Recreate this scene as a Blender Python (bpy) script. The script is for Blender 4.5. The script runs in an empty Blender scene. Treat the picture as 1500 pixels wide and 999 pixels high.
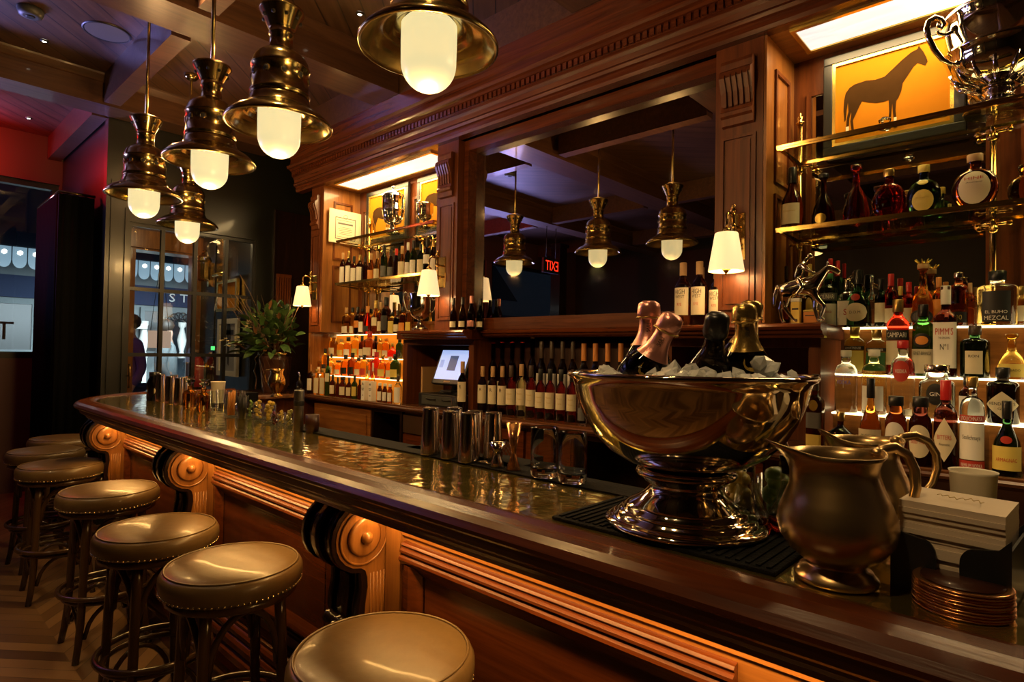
import bpy, bmesh, math, random
from mathutils import Vector, Matrix
PI = math.pi
SC = bpy.context.scene
COL = SC.collection
rnd = random.Random(7)

# ---------------------------------------------------------------- camera model (measured from the photograph)
HC = 1.34
FPX = 875.354
RX = Vector((0.678954402, -0.0255655670, -0.733735185))     # world X (towards the back bar) in camera axes
RY = Vector((-0.733981770, -0.000387939625, -0.679169059))  # world Y (along the bar)
RZ = RX.cross(RY)
def ray(px, py):
    d = Vector((px - 750.0, 499.5 - py, -FPX))
    return Vector((RX.dot(d), RY.dot(d), RZ.dot(d)))
def on_x(px, py, x):
    d = ray(px, py); t = x / d.x
    return Vector((x, d.y * t, HC + d.z * t))
def on_y(px, py, y):
    d = ray(px, py); t = y / d.y
    return Vector((d.x * t, y, HC + d.z * t))
def on_z(px, py, z):
    d = ray(px, py); t = (z - HC) / d.z
    return Vector((d.x * t, d.y * t, z))
def to_px(p):
    v = Vector((p[0], p[1], p[2] - HC))
    c = Vector((RX.x * v.x + RY.x * v.y + RZ.x * v.z, RX.y * v.x + RY.y * v.y + RZ.y * v.z, RX.z * v.x + RY.z * v.y + RZ.z * v.z))
    return 750 + FPX * c.x / -c.z, 499.5 - FPX * c.y / -c.z, -c.z
def row_y(px, x, z):
    py = 500
    for _ in range(4):
        p = on_x(px, py, x); py = to_px((x, p.y, z))[1]
    return p.y
def z_at(px, py, x):
    return on_x(px, py, x).z
def rad_px(wpx, p):
    q = to_px(p); D = q[2]
    th = math.atan((q[0] - 750) / FPX)
    return 0.5 * wpx * D * math.cos(th) / FPX

cam_d = bpy.data.cameras.new('camera')
cam = bpy.data.objects.new('camera', cam_d); COL.objects.link(cam)
cam_d.sensor_width = 36.0; cam_d.sensor_fit = 'HORIZONTAL'
cam_d.lens = FPX * 36.0 / 1500.0
cam_d.clip_start = 0.02; cam_d.clip_end = 100
cam.matrix_world = Matrix(((RX.x, RX.y, RX.z, 0), (RY.x, RY.y, RY.z, 0), (RZ.x, RZ.y, RZ.z, HC), (0, 0, 0, 1)))
SC.camera = cam

# ---------------------------------------------------------------- materials
MATS = {}
def _base(name):
    m = bpy.data.materials.new(name); m.use_nodes = True
    nt = m.node_tree
    return m, nt, nt.nodes['Principled BSDF']
def _set(b, **k):
    for n, v in k.items():
        b.inputs[n].default_value = v
def c4(c): return (c[0], c[1], c[2], 1.0)
def plain(name, col, rough=0.5, metal=0.0, coat=0.0, bump=0.0, bscale=60.0, spec=0.5, vary=0.0, emit=None, es=0.0, sheen=0.0):
    m, nt, b = _base(name)
    _set(b, **{'Base Color': c4(col), 'Roughness': rough, 'Metallic': metal, 'Coat Weight': coat, 'Coat Roughness': 0.08, 'Specular IOR Level': spec})
    if sheen: _set(b, **{'Sheen Weight': sheen})
    if emit: _set(b, **{'Emission Color': c4(emit), 'Emission Strength': es})
    if bump or vary:
        tc = nt.nodes.new('ShaderNodeTexCoord'); n = nt.nodes.new('ShaderNodeTexNoise')
        n.inputs['Scale'].default_value = bscale; n.inputs['Detail'].default_value = 4
        nt.links.new(tc.outputs['Object'], n.inputs['Vector'])
        if bump:
            bp = nt.nodes.new('ShaderNodeBump'); bp.inputs['Strength'].default_value = bump; bp.inputs['Distance'].default_value = 0.01
            nt.links.new(n.outputs['Fac'], bp.inputs['Height']); nt.links.new(bp.outputs['Normal'], b.inputs['Normal'])
        if vary:
            mx = nt.nodes.new('ShaderNodeMix'); mx.data_type = 'RGBA'
            mx.inputs[6].default_value = c4([x * (1 - vary) for x in col]); mx.inputs[7].default_value = c4([min(1, x * (1 + vary)) for x in col])
            nt.links.new(n.outputs['Fac'], mx.inputs[0]); nt.links.new(mx.outputs[2], b.inputs['Base Color'])
    MATS[name] = m; return m
def wood(name, dark, light, stretch=(30, 1.5, 30), rough=0.3, coat=0.35, plank=None):
    m, nt, b = _base(name)
    tc = nt.nodes.new('ShaderNodeTexCoord'); mp = nt.nodes.new('ShaderNodeMapping')
    mp.inputs['Scale'].default_value = stretch
    nt.links.new(tc.outputs['Object'], mp.inputs['Vector'])
    n = nt.nodes.new('ShaderNodeTexNoise'); n.inputs['Scale'].default_value = 1.6; n.inputs['Detail'].default_value = 6; n.inputs['Roughness'].default_value = 0.65; n.inputs['Distortion'].default_value = 0.6
    nt.links.new(mp.outputs['Vector'], n.inputs['Vector'])
    cr = nt.nodes.new('ShaderNodeValToRGB')
    cr.color_ramp.elements[0].position = 0.3; cr.color_ramp.elements[0].color = c4(dark)
    cr.color_ramp.elements[1].position = 0.72; cr.color_ramp.elements[1].color = c4(light)
    nt.links.new(n.outputs['Fac'], cr.inputs['Fac'])
    out = cr.outputs['Color']
    bp = nt.nodes.new('ShaderNodeBump'); bp.inputs['Strength'].default_value = 0.12; bp.inputs['Distance'].default_value = 0.004
    nt.links.new(n.outputs['Fac'], bp.inputs['Height'])
    if plank:   # grooves: (axis index 0/1, width)
        sp = nt.nodes.new('ShaderNodeSeparateXYZ'); nt.links.new(tc.outputs['Object'], sp.inputs[0])
        d = nt.nodes.new('ShaderNodeMath'); d.operation = 'DIVIDE'; d.inputs[1].default_value = plank[1]
        nt.links.new(sp.outputs[plank[0]], d.inputs[0])
        fr = nt.nodes.new('ShaderNodeMath'); fr.operation = 'FRACT'; nt.links.new(d.outputs[0], fr.inputs[0])
        gt = nt.nodes.new('ShaderNodeMath'); gt.operation = 'GREATER_THAN'; gt.inputs[1].default_value = 0.05
        nt.links.new(fr.outputs[0], gt.inputs[0])
        mx = nt.nodes.new('ShaderNodeMix'); mx.data_type = 'RGBA'
        mx.inputs[6].default_value = c4([x * 0.12 for x in dark]); nt.links.new(out, mx.inputs[7]); nt.links.new(gt.outputs[0], mx.inputs[0])
        out = mx.outputs[2]
        bp2 = nt.nodes.new('ShaderNodeBump'); bp2.inputs['Strength'].default_value = 0.8; bp2.inputs['Distance'].default_value = 0.006
        nt.links.new(gt.outputs[0], bp2.inputs['Height']); nt.links.new(bp.outputs['Normal'], bp2.inputs['Normal']); bp = bp2
    nt.links.new(out, b.inputs['Base Color']); nt.links.new(bp.outputs['Normal'], b.inputs['Normal'])
    _set(b, **{'Roughness': rough, 'Coat Weight': coat, 'Coat Roughness': 0.08, 'Specular IOR Level': .32})
    MATS[name] = m; return m
def emis(name, col, s, marble=None):
    m, nt, b = _base(name)
    _set(b, **{'Base Color': c4([x * .8 for x in col]), 'Emission Color': c4(col), 'Emission Strength': s, 'Roughness': 0.35})
    if marble:
        tc = nt.nodes.new('ShaderNodeTexCoord'); mp = nt.nodes.new('ShaderNodeMapping'); mp.inputs['Scale'].default_value = (9, 1.6, 4)
        mp.inputs['Rotation'].default_value = (0, 0, 0.25)
        n = nt.nodes.new('ShaderNodeTexNoise'); n.inputs['Scale'].default_value = 2.2; n.inputs['Detail'].default_value = 6; n.inputs['Distortion'].default_value = 1.0
        cr = nt.nodes.new('ShaderNodeValToRGB'); cr.color_ramp.elements[0].position = 0.3; cr.color_ramp.elements[0].color = c4(marble)
        cr.color_ramp.elements[1].position = 0.62; cr.color_ramp.elements[1].color = c4(col)
        nt.links.new(tc.outputs['Object'], mp.inputs['Vector']); nt.links.new(mp.outputs['Vector'], n.inputs['Vector'])
        nt.links.new(n.outputs['Fac'], cr.inputs['Fac']); nt.links.new(cr.outputs['Color'], b.inputs['Emission Color'])
    MATS[name] = m; return m
def glassm(name, col, rough=0.0, ior=1.45, emit=0.0):
    m, nt, b = _base(name)
    _set(b, **{'Base Color': c4(col), 'Roughness': rough, 'Transmission Weight': 1.0, 'IOR': ior})
    MATS[name] = m; return m
def paneglass(name, col, refl=0.05, rough=0.02, rim=0.5):
    """thin clear sheet: mostly see-through, reflecting more at grazing angles"""
    m = bpy.data.materials.new(name); m.use_nodes = True; nt = m.node_tree
    nt.nodes.remove(nt.nodes['Principled BSDF'])
    out = nt.nodes['Material Output']
    t = nt.nodes.new('ShaderNodeBsdfTransparent'); t.inputs[0].default_value = c4(col)
    g = nt.nodes.new('ShaderNodeBsdfGlossy'); g.inputs['Roughness'].default_value = rough
    lw = nt.nodes.new('ShaderNodeLayerWeight'); lw.inputs['Blend'].default_value = 0.5
    pw = nt.nodes.new('ShaderNodeMath'); pw.operation = 'POWER'; pw.inputs[1].default_value = 4.0
    nt.links.new(lw.outputs['Facing'], pw.inputs[0])
    mul = nt.nodes.new('ShaderNodeMath'); mul.operation = 'MULTIPLY_ADD'; mul.inputs[1].default_value = rim; mul.inputs[2].default_value = refl
    nt.links.new(pw.outputs[0], mul.inputs[0])
    mx = nt.nodes.new('ShaderNodeMixShader')
    nt.links.new(mul.outputs[0], mx.inputs[0]); nt.links.new(t.outputs[0], mx.inputs[1]); nt.links.new(g.outputs[0], mx.inputs[2])
    nt.links.new(mx.outputs[0], out.inputs['Surface'])
    MATS[name] = m; return m

wood('mahogany', (.028, .0075, .003), (.075, .021, .0075), (1.2, 26, 26), 0.25, 0.5)
wood('mahogany_y', (.046, .0105, .0028), (.12, .029, .0065), (26, 1.2, 26), 0.27, 0.22)
wood('mahogany_z', (.058, .0145, .0036), (.155, .042, .0095), (22, 22, 1.3), 0.36, 0.2)
wood('oak_z', (.15, .052, .011), (.31, .125, .030), (24, 24, 1.6), 0.32, 0.3)
wood('oak_y', (.14, .048, .011), (.30, .12, .029), (24, 1.4, 24), 0.32, 0.3)
wood('ebony_z', (.006, .003, .0022), (.016, .0065, .004), (20, 20, 1.5), 0.25, 0.4)
wood('bentwood', (.035, .017, .0075), (.085, .044, .018), (8, 8, 1.2), 0.25, 0.5)
wood('ceiling_planks', (.06, .03, .016), (.13, .065, .034), (2, 18, 18), 0.4, 0.15, plank=(1, 0.115))
wood('beam_wood', (.045, .020, .010), (.10, .046, .022), (1.5, 20, 20), 0.4, 0.2)
wood('counter_wood', (.055, .02, .008), (.14, .052, .02), (26, 1.2, 26), 0.25, 0.5)
plain('black_paint', (.005, .0052, .0045), 0.4, coat=0.1)
plain('green_black_paint', (.005, .0055, .0035), 0.38, coat=0.15)
plain('front_wall_paint', (.10, .045, .035), 0.5)
plain('black_cloth', (.0025, .0025, .0025), 0.95, spec=.1)
plain('black_rubber', (.003, .003, .0035), 0.8, spec=.15, bump=0.5, bscale=220)
plain('black_plastic', (.012, .012, .013), 0.4)
plain('grey_plastic', (.05, .055, .05), 0.45)
plain('brass', (.62, .40, .12), 0.16, metal=1)
plain('aged_brass', (.50, .38, .14), 0.17, metal=1, bump=0.04, bscale=30, vary=.2)
plain('copper', (.78, .36, .14), 0.2, metal=.9)
plain('silver', (.72, .66, .55), 0.06, metal=1)
plain('steel', (.80, .72, .62), 0.12, metal=1)
plain('brushed_steel', (.38, .35, .30), 0.32, metal=1, bump=.08, bscale=90)
plain('pewter', (.62, .43, .20), 0.27, metal=.93, bump=0.03, bscale=18, vary=.2)
plain('leather', (.125, .077, .031), 0.40, bump=0.08, bscale=38, vary=.2, coat=.15)
plain('nailhead', (.7, .55, .28), 0.2, metal=1)
plain('paper', (.72, .66, .52), 0.6)
plain('napkin_paper', (.66, .55, .42), 0.75, bump=.15, bscale=25)
plain('label_cream', (.62, .55, .38), 0.6)
plain('label_white', (.72, .70, .64), 0.6)
plain('label_yellow', (.62, .48, .10), 0.6)
plain('label_black', (.012, .011, .011), 0.5)
plain('label_red', (.42, .035, .02), 0.5)
plain('label_orange', (.60, .22, .03), 0.5)
plain('label_green', (.03, .14, .04), 0.5)
plain('label_grey', (.10, .10, .10), 0.6)
plain('ink_black', (.012, .011, .01), 0.6)
plain('ink_red', (.45, .02, .015), 0.6)
plain('ink_blue', (.12, .13, .75), 0.5)
plain('ink_gold', (.45, .30, .05), 0.5)
plain('ink_white', (.75, .73, .68), 0.6)
plain('cap_black', (.01, .01, .01), 0.3)
plain('cap_red', (.45, .02, .02), 0.3)
plain('cap_gold', (.55, .38, .12), 0.28, metal=.9)
plain('cap_tan', (.42, .25, .11), 0.5)
plain('cap_white', (.7, .68, .62), 0.4)
plain('cap_dark_brown', (.05, .03, .02), 0.4)
plain('cap_orange', (.55, .22, .05), 0.4)
plain('cork', (.42, .26, .12), 0.8, bump=.2, bscale=90)
plain('pink_foil', (.72, .33, .27), 0.3, metal=.75, bump=.25, bscale=40)
plain('gold_foil', (.62, .42, .12), 0.24, metal=.9, bump=.25, bscale=40)
plain('leaf', (.035, .075, .016), 0.38, coat=.2, vary=.5, bscale=14)
plain('leaf_bronze', (.20, .085, .03), 0.4, vary=.4, bscale=14)
plain('blossom', (.72, .62, .36), 0.6)
plain('twig', (.12, .07, .035), 0.7)
plain('vase_glaze', (.055, .022, .012), 0.25, coat=.4)
plain('canvas_orange', (.36, .135, .004), 0.8, spec=.08, vary=.25, bscale=5)
plain('paint_horse', (.035, .016, .004), 0.9, spec=.05, vary=.35, bscale=12)
plain('paint_white', (.62, .5, .32), 0.6)
plain('gilt', (.75, .52, .12), 0.25, metal=.85)
plain('lime', (.12, .22, .025), 0.4, vary=.3, bscale=40)
plain('lemon', (.62, .42, .05), 0.4, bump=.1, bscale=60)
plain('cherry', (.10, .008, .012), 0.2)
plain('olive_fruit', (.22, .19, .04), 0.3)
plain('straw_black', (.012, .012, .012), 0.4)
plain('red_plastic', (.5, .02, .02), 0.4)
plain('awning_navy', (.018, .03, .075), 0.8)
plain('awning_teal', (.006, .015, .022), 0.8)
plain('stone', (.22, .25, .25), 0.8, vary=.15, bscale=6)
plain('asphalt', (.16, .18, .21), 0.6)
plain('iron_black', (.01, .01, .011), 0.5)
plain('denim', (.03, .055, .16), 0.8)
plain('purple_coat', (.10, .06, .22), 0.8)
plain('skin', (.45, .26, .18), 0.5)
plain('hair', (.03, .018, .01), 0.6)
plain('wall_dark', (.011, .0075, .006), 0.5)
plain('dark_red_wood', (.05, .016, .008), 0.35, coat=.3)
plain('grille_dark', (.05, .045, .04), 0.5, metal=.6)
# hammered bar surface
def _hammer():
    m, nt, b = _base('hammered_brass')
    _set(b, **{'Base Color': (.60, .47, .13, 1), 'Metallic': 0.93, 'Roughness': 0.1, 'Coat Weight': .3, 'Coat Roughness': .03})
    tc = nt.nodes.new('ShaderNodeTexCoord'); n = nt.nodes.new('ShaderNodeTexNoise'); n.inputs['Scale'].default_value = 17; n.inputs['Detail'].default_value = 1.5
    mp = nt.nodes.new('ShaderNodeMapping'); mp.inputs['Scale'].default_value = (1.3, 1.0, 1)
    nt.links.new(tc.outputs['Object'], mp.inputs['Vector']); nt.links.new(mp.outputs['Vector'], n.inputs['Vector'])
    bp = nt.nodes.new('ShaderNodeBump'); bp.inputs['Strength'].default_value = 0.17; bp.inputs['Distance'].default_value = 0.02
    nt.links.new(n.outputs['Fac'], bp.inputs['Height']); nt.links.new(bp.outputs['Normal'], b.inputs['Normal'])
    MATS['hammered_brass'] = m
_hammer()
def _mirror():
    m, nt, b = _base('mirror_glass')
    _set(b, **{'Base Color': (.62, .58, .52, 1), 'Metallic': 1.0, 'Roughness': 0.005})
    MATS['mirror_glass'] = m
_mirror()
def _floor():
    m, nt, b = _base('chevron_floor')
    tc = nt.nodes.new('ShaderNodeTexCoord'); sp = nt.nodes.new('ShaderNodeSeparateXYZ'); nt.links.new(tc.outputs['Object'], sp.inputs[0])
    def mth(op, a, b_=None, v=None):
        k = nt.nodes.new('ShaderNodeMath'); k.operation = op
        nt.links.new(a, k.inputs[0])
        if b_ is not None: nt.links.new(b_, k.inputs[1])
        if v is not None: k.inputs[1].default_value = v
        return k.outputs[0]
    u = mth('DIVIDE', sp.outputs[0], v=0.62)
    fl = mth('FLOOR', u); fr = mth('FRACT', u)
    tri = mth('ABSOLUTE', mth('SUBTRACT', fr, v=0.5))          # chevron zigzag
    yy = mth('ADD', sp.outputs[1], mth('MULTIPLY', tri, v=0.75))
    row = mth('DIVIDE', yy, v=0.105)
    rf = mth('FRACT', row); ri = mth('FLOOR', row)
    half = mth('FLOOR', mth('MULTIPLY', u, v=2.0))
    cmb = nt.nodes.new('ShaderNodeCombineXYZ'); nt.links.new(ri, cmb.inputs[0]); nt.links.new(half, cmb.inputs[1])
    wn = nt.nodes.new('ShaderNodeTexWhiteNoise'); wn.noise_dimensions = '3D'; nt.links.new(cmb.outputs[0], wn.inputs['Vector'])
    cr = nt.nodes.new('ShaderNodeValToRGB')
    cr.color_ramp.elements[0].color = (.085, .042, .016, 1); cr.color_ramp.elements[1].color = (.24, .135, .055, 1)
    nt.links.new(wn.outputs['Value'], cr.inputs['Fac'])
    g = mth('GREATER_THAN', rf, v=0.04)
    mx = nt.nodes.new('ShaderNodeMix'); mx.data_type = 'RGBA'; mx.inputs[6].default_value = (.015, .008, .004, 1)
    nt.links.new(g, mx.inputs[0]); nt.links.new(cr.outputs['Color'], mx.inputs[7]); nt.links.new(mx.outputs[2], b.inputs['Base Color'])
    _set(b, **{'Roughness': 0.38})
    MATS['chevron_floor'] = m
_floor()
def _globe():
    m, nt, b = _base('opal_globe')
    _set(b, **{'Base Color': (.12, .11, .08, 1), 'Roughness': 0.3, 'Emission Strength': 0.86})
    b.inputs['Emission Color'].default_value = (.86, .72, .36, 1)
    MATS['opal_globe'] = m
_globe()
emis('shade_glow', (1.0, .72, .36), .86)
emis('soffit_light', (.95, .95, .93), .86, marble=(.66, .67, .70))
emis('tier_led', (1.0, .78, .38), 5.0)
emis('tier_glow_amber', (1.0, .50, .10), 0.9)
emis('tier_led_right', (1.0, .86, .55), 4.0)
emis('under_bar_led', (1.0, .58, .18), 3.0)
emis('spot_lens', (1.0, .9, .7), 12)
emis('screen', (.42, .55, .95), 0.8)
emis('screen_dark', (.05, .07, .14), 1.0)
emis('screen_text', (.22, .30, .55), 1.0)
emis('exit_red', (1.0, .03, .01), 2.5)
emis('exit_green', (.1, .8, .2), 1.2)
emis('awning_bulb', (.85, .95, .9), 4.0)
emis('valance_glow', (.20, .34, .46), 0.8)
emis('picture_light', (1.0, .75, .35), 3.0)
emis('lit_window', (.30, .30, .26), 0.08)
emis('lit_shop', (.8, .45, .28), 0.6)
glassm('glass_clear', (.97, .98, .95), 0.0, 1.45)
m_, nt_, b_ = _base('ice'); _set(b_, **{'Base Color': (.9, .93, .93, 1), 'Roughness': .15, 'Transmission Weight': .5, 'IOR': 1.31}); MATS['ice'] = m_
glassm('liquor_amber', (.95, .40, .055))
glassm('liquor_gold', (.98, .66, .14))
glassm('liquor_yellow', (.93, .85, .12))
glassm('liquor_paleyellow', (.95, .92, .55))
glassm('liquor_red', (.72, .035, .015))
glassm('liquor_brown', (.38, .10, .02))
glassm('liquor_green', (.08, .35, .06))
glassm('liquor_darkgreen', (.03, .10, .03))
glassm('liquor_clear', (.93, .96, .95))
glassm('liquor_blue', (.80, .92, .97))
glassm('wine_dark', (.09, .02, .012))
glassm('wine_rose', (.34, .022, .02))
glassm('black_glass', (.02, .015, .012))
paneglass('pane', (.96, .97, .96), .06)
paneglass('shelf_glass', (.90, .95, .86), .07)
paneglass('glassware', (.93, .95, .93), .10)
plain('label_grey2', (.30, .30, .32), 0.6)
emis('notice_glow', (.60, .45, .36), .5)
for k_ in ('lit_window', 'lit_shop', 'valance_glow'): MATS[k_].node_tree.nodes['Principled BSDF'].inputs['Base Color'].default_value = (.04, .045, .045, 1)
M = MATS

# ---------------------------------------------------------------- mesh building
class MB:
    def __init__(s): s.bm = bmesh.new()
    def add(s, verts, faces, smooth=False):
        vs = [s.bm.verts.new(v) for v in verts]
        for f in faces:
            try:
                q = s.bm.faces.new([vs[i] for i in f]); q.smooth = smooth
            except ValueError: pass
        return s
    def box(s, x0, x1, y0, y1, z0, z1, bev=0.0):
        if x1 < x0: x0, x1 = x1, x0
        if y1 < y0: y0, y1 = y1, y0
        if z1 < z0: z0, z1 = z1, z0
        if bev <= 0:
            return s.add([(x0,y0,z0),(x1,y0,z0),(x1,y1,z0),(x0,y1,z0),(x0,y0,z1),(x1,y0,z1),(x1,y1,z1),(x0,y1,z1)],
                         [(0,3,2,1),(4,5,6,7),(0,1,5,4),(1,2,6,5),(2,3,7,6),(3,0,4,7)])
        b = bmesh.new()
        bmesh.ops.create_cube(b, size=1)
        for v in b.verts: v.co = Vector(((x0+x1)/2 + v.co.x*(x1-x0), (y0+y1)/2 + v.co.y*(y1-y0), (z0+z1)/2 + v.co.z*(z1-z0)))
        bmesh.ops.bevel(b, geom=b.edges[:], offset=min(bev, .45*min(x1-x0,y1-y0,z1-z0)), segments=2, affect='EDGES', profile=.6)
        return s.merge(b)
    def merge(s, b, mat=None):
        vm = {}
        for v in b.verts: vm[v] = s.bm.verts.new(mat @ v.co if mat else v.co)
        for f in b.faces:
            try:
                q = s.bm.faces.new([vm[v] for v in f.verts]); q.smooth = f.smooth
            except ValueError: pass
        b.free(); return s
    def lathe(s, prof, c=(0,0,0), seg=28, sx=1, sy=1, n=2.0, rot=0.0, smooth=True, cap=True, wave=None):
        """profile [(r,z)] spun about a vertical axis; sx,sy squash, n>2 gives a rounded-square section"""
        vs = []; fs = []
        for r, z in prof:
            for i in range(seg):
                a = 2*PI*i/seg
                ca, sa = math.cos(a), math.sin(a)
                k = 1.0 if n == 2.0 else (abs(ca)**n + abs(sa)**n) ** (-1.0/n)
                if wave: k *= 1 + wave[0]*math.cos(wave[1]*a)
                x, y = r*k*ca*sx, r*k*sa*sy
                xr, yr = x*math.cos(rot)-y*math.sin(rot), x*math.sin(rot)+y*math.cos(rot)
                vs.append((c[0]+xr, c[1]+yr, c[2]+z))
        m = len(prof)
        for j in range(m-1):
            for i in range(seg):
                i2 = (i+1) % seg
                fs.append((j*seg+i, j*seg+i2, (j+1)*seg+i2, (j+1)*seg+i))
        s.add(vs, fs, smooth)
        if cap:
            if prof[0][0] > 1e-5: s.add(vs[:seg], [tuple(reversed(range(seg)))])
            if prof[-1][0] > 1e-5: s.add(vs[-seg:], [tuple(range(seg))])
        return s
    def tube(s, pts, r, seg=10, closed=False, smooth=True):
        pts = [Vector(p) for p in pts]; n = len(pts)
        rs = r if isinstance(r, (list, tuple)) else [r]*n
        vs = []; fs = []
        up = Vector((0,0,1)); prev = None
        for i, p in enumerate(pts):
            if closed: t = pts[(i+1) % n] - pts[i-1]
            else: t = pts[min(i+1, n-1)] - pts[max(i-1, 0)]
            t.normalize()
            if prev is None:
                a = up if abs(t.dot(up)) < .95 else Vector((1,0,0))
                u = t.cross(a).normalized()
            else:
                u = (prev - t*prev.dot(t)).normalized()
            prev = u; w = t.cross(u)
            for k in range(seg):
                an = 2*PI*k/seg
                vs.append(p + (u*math.cos(an) + w*math.sin(an))*rs[i])
        m = n if closed else n-1
        for i in range(m):
            j = (i+1) % n
            for k in range(seg):
                k2 = (k+1) % seg
                fs.append((i*seg+k, i*seg+k2, j*seg+k2, j*seg+k))
        s.add(vs, fs, smooth)
        if not closed:
            s.add(vs[:seg], [tuple(reversed(range(seg)))], smooth); s.add(vs[-seg:], [tuple(range(seg))], smooth)
        return s
    def prism(s, poly, axis, a0, a1, smooth=False):
        """closed outline [(u,v)] extruded along axis; axis 'y': (x,z), 'x': (y,z), 'z': (x,y)"""
        n = len(poly)
        def mk(u, v, w): return {'y': (u, w, v), 'x': (w, u, v), 'z': (u, v, w)}[axis]
        vs = [mk(u, v, a0) for u, v in poly] + [mk(u, v, a1) for u, v in poly]
        s.add(vs[:n], [tuple(range(n))]); s.add(vs[n:], [tuple(reversed(range(n)))])
        s.add(vs, [(i, (i+1) % n, n+(i+1) % n, n+i) for i in range(n)], smooth)
        return s
    def sphere(s, c, r, sub=2, sc=(1,1,1)):
        b = bmesh.new(); bmesh.ops.create_icosphere(b, subdivisions=sub, radius=r)
        for v in b.verts: v.co = Vector((c[0]+v.co.x*sc[0], c[1]+v.co.y*sc[1], c[2]+v.co.z*sc[2]))
        for f in b.faces: f.smooth = True
        return s.merge(b)
    def obj(s, name, mat, parent=None, loc=None, fix=True, double=True):
        if fix:
            bmesh.ops.remove_doubles(s.bm, verts=s.bm.verts[:], dist=1e-6) if double else None
            bmesh.ops.recalc_face_normals(s.bm, faces=s.bm.faces[:])
        me = bpy.data.meshes.new(name); s.bm.to_mesh(me); s.bm.free()
        me.materials.append(M[mat] if isinstance(mat, str) else mat)
        o = bpy.data.objects.new(name, me); COL.objects.link(o)
        if parent: o.parent = parent
        if loc is not None: o.location = loc
        return o
def tag(o, label, cat, group=None):
    o['label'] = label; o['category'] = cat
    if group: o['group'] = group
    return o
def thing(name, label, cat, loc=(0,0,0), rz=0.0, group=None):
    o = bpy.data.objects.new(name, None); COL.objects.link(o); o.empty_display_size = .05
    o.location = loc; o.rotation_euler = (0, 0, rz)
    return tag(o, label, cat, group)
def struct(name, mb, mat):
    o = mb.obj(name, mat); o['kind'] = 'structure'; return o
def kids(o): return [c for c in bpy.data.objects if c.parent == o]
def copy_tree(o, parent=None, label=None, loc=None, rz=None):
    c = o.copy(); COL.objects.link(c)
    if parent: c.parent = parent
    for ch in list(o.children): copy_tree(ch, c)
    if label: c['label'] = label
    if loc is not None: c.location = loc
    if rz is not None: c.rotation_euler = (0, 0, rz)
    return c
_TXT = {}
def text_obj(txt, h, parent, name='lettering', mat='ink_black', width=None, bend=None, loc=(0,0,0), face=PI, z=0.0, depth=0.0):
    """writing centred at height z, read by someone looking along -face; bend = radius of the surface it wraps"""
    cu = bpy.data.curves.new('t', 'FONT'); cu.body = txt; cu.size = 1.0; cu.align_x = 'CENTER'; cu.align_y = 'CENTER'; cu.resolution_u = 2
    to = bpy.data.objects.new('t', cu); COL.objects.link(to)
    dg = bpy.context.evaluated_depsgraph_get(); dg.update()
    me = bpy.data.meshes.new_from_object(to.evaluated_get(dg))
    bpy.data.objects.remove(to); bpy.data.curves.remove(cu)
    xs = [v.co.x for v in me.vertices]; ys = [v.co.y for v in me.vertices]
    w0 = max(xs)-min(xs); h0 = max(ys)-min(ys); sy = h/max(h0, 1e-4); sx = sy
    if width: sx = width/w0
    cx = (max(xs)+min(xs))/2; cy = (max(ys)+min(ys))/2
    for v in me.vertices:
        u = (v.co.x-cx)*sx; w = (v.co.y-cy)*sy
        if bend:
            a = face + u/bend
            v.co = Vector((loc[0]+bend*math.cos(a), loc[1]+bend*math.sin(a), z+w))
        else:
            # flat: outward normal at angle face; reading direction = z cross normal
            nx, ny = math.cos(face), math.sin(face)
            v.co = Vector((loc[0]-ny*u, loc[1]+nx*u, z+w))
    me.materials.append(M[mat])
    o = bpy.data.objects.new(name, me); COL.objects.link(o); o.parent = parent
    return o
def curved_patch(mb, r, z0, z1, face=PI, half=1.0, seg=12, sx=1, sy=1, n=2.0, c=(0,0), shape=None):
    """label wrapped on a bottle; shape(t in -1..1) -> (lo,hi) fractions of height"""
    vs = []; fs = []
    for i in range(seg+1):
        t = -1+2*i/seg; a = face + half*t
        ca, sa = math.cos(a), math.sin(a)
        k = 1.0 if n == 2.0 else (abs(ca)**n+abs(sa)**n)**(-1.0/n)
        lo, hi = shape(t) if shape else (0, 1)
        x, y = c[0]+r*k*ca*sx, c[1]+r*k*sa*sy
        vs += [(x, y, z0+(z1-z0)*lo), (x, y, z0+(z1-z0)*hi)]
    for i in range(seg): fs.append((2*i, 2*i+2, 2*i+3, 2*i+1))
    return mb.add(vs, fs, True)
DIAMOND = lambda t: (0.5-0.5*(1-abs(t)), 0.5+0.5*(1-abs(t)))
OVAL = lambda t: (0.5-0.5*math.sqrt(max(0, 1-t*t)), 0.5+0.5*math.sqrt(max(0, 1-t*t)))
# ================================================================ SETTING
ZC, XC, PX, RB = 0.97, 2.47, 2.50, 2.84      # counter height/front, pilaster face, alcove back
SOF = 2.674                                   # alcove soffit
struct('floor', MB().box(-4.2, 3.2, -3.2, 7.2, -0.06, 0), 'chevron_floor')
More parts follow.
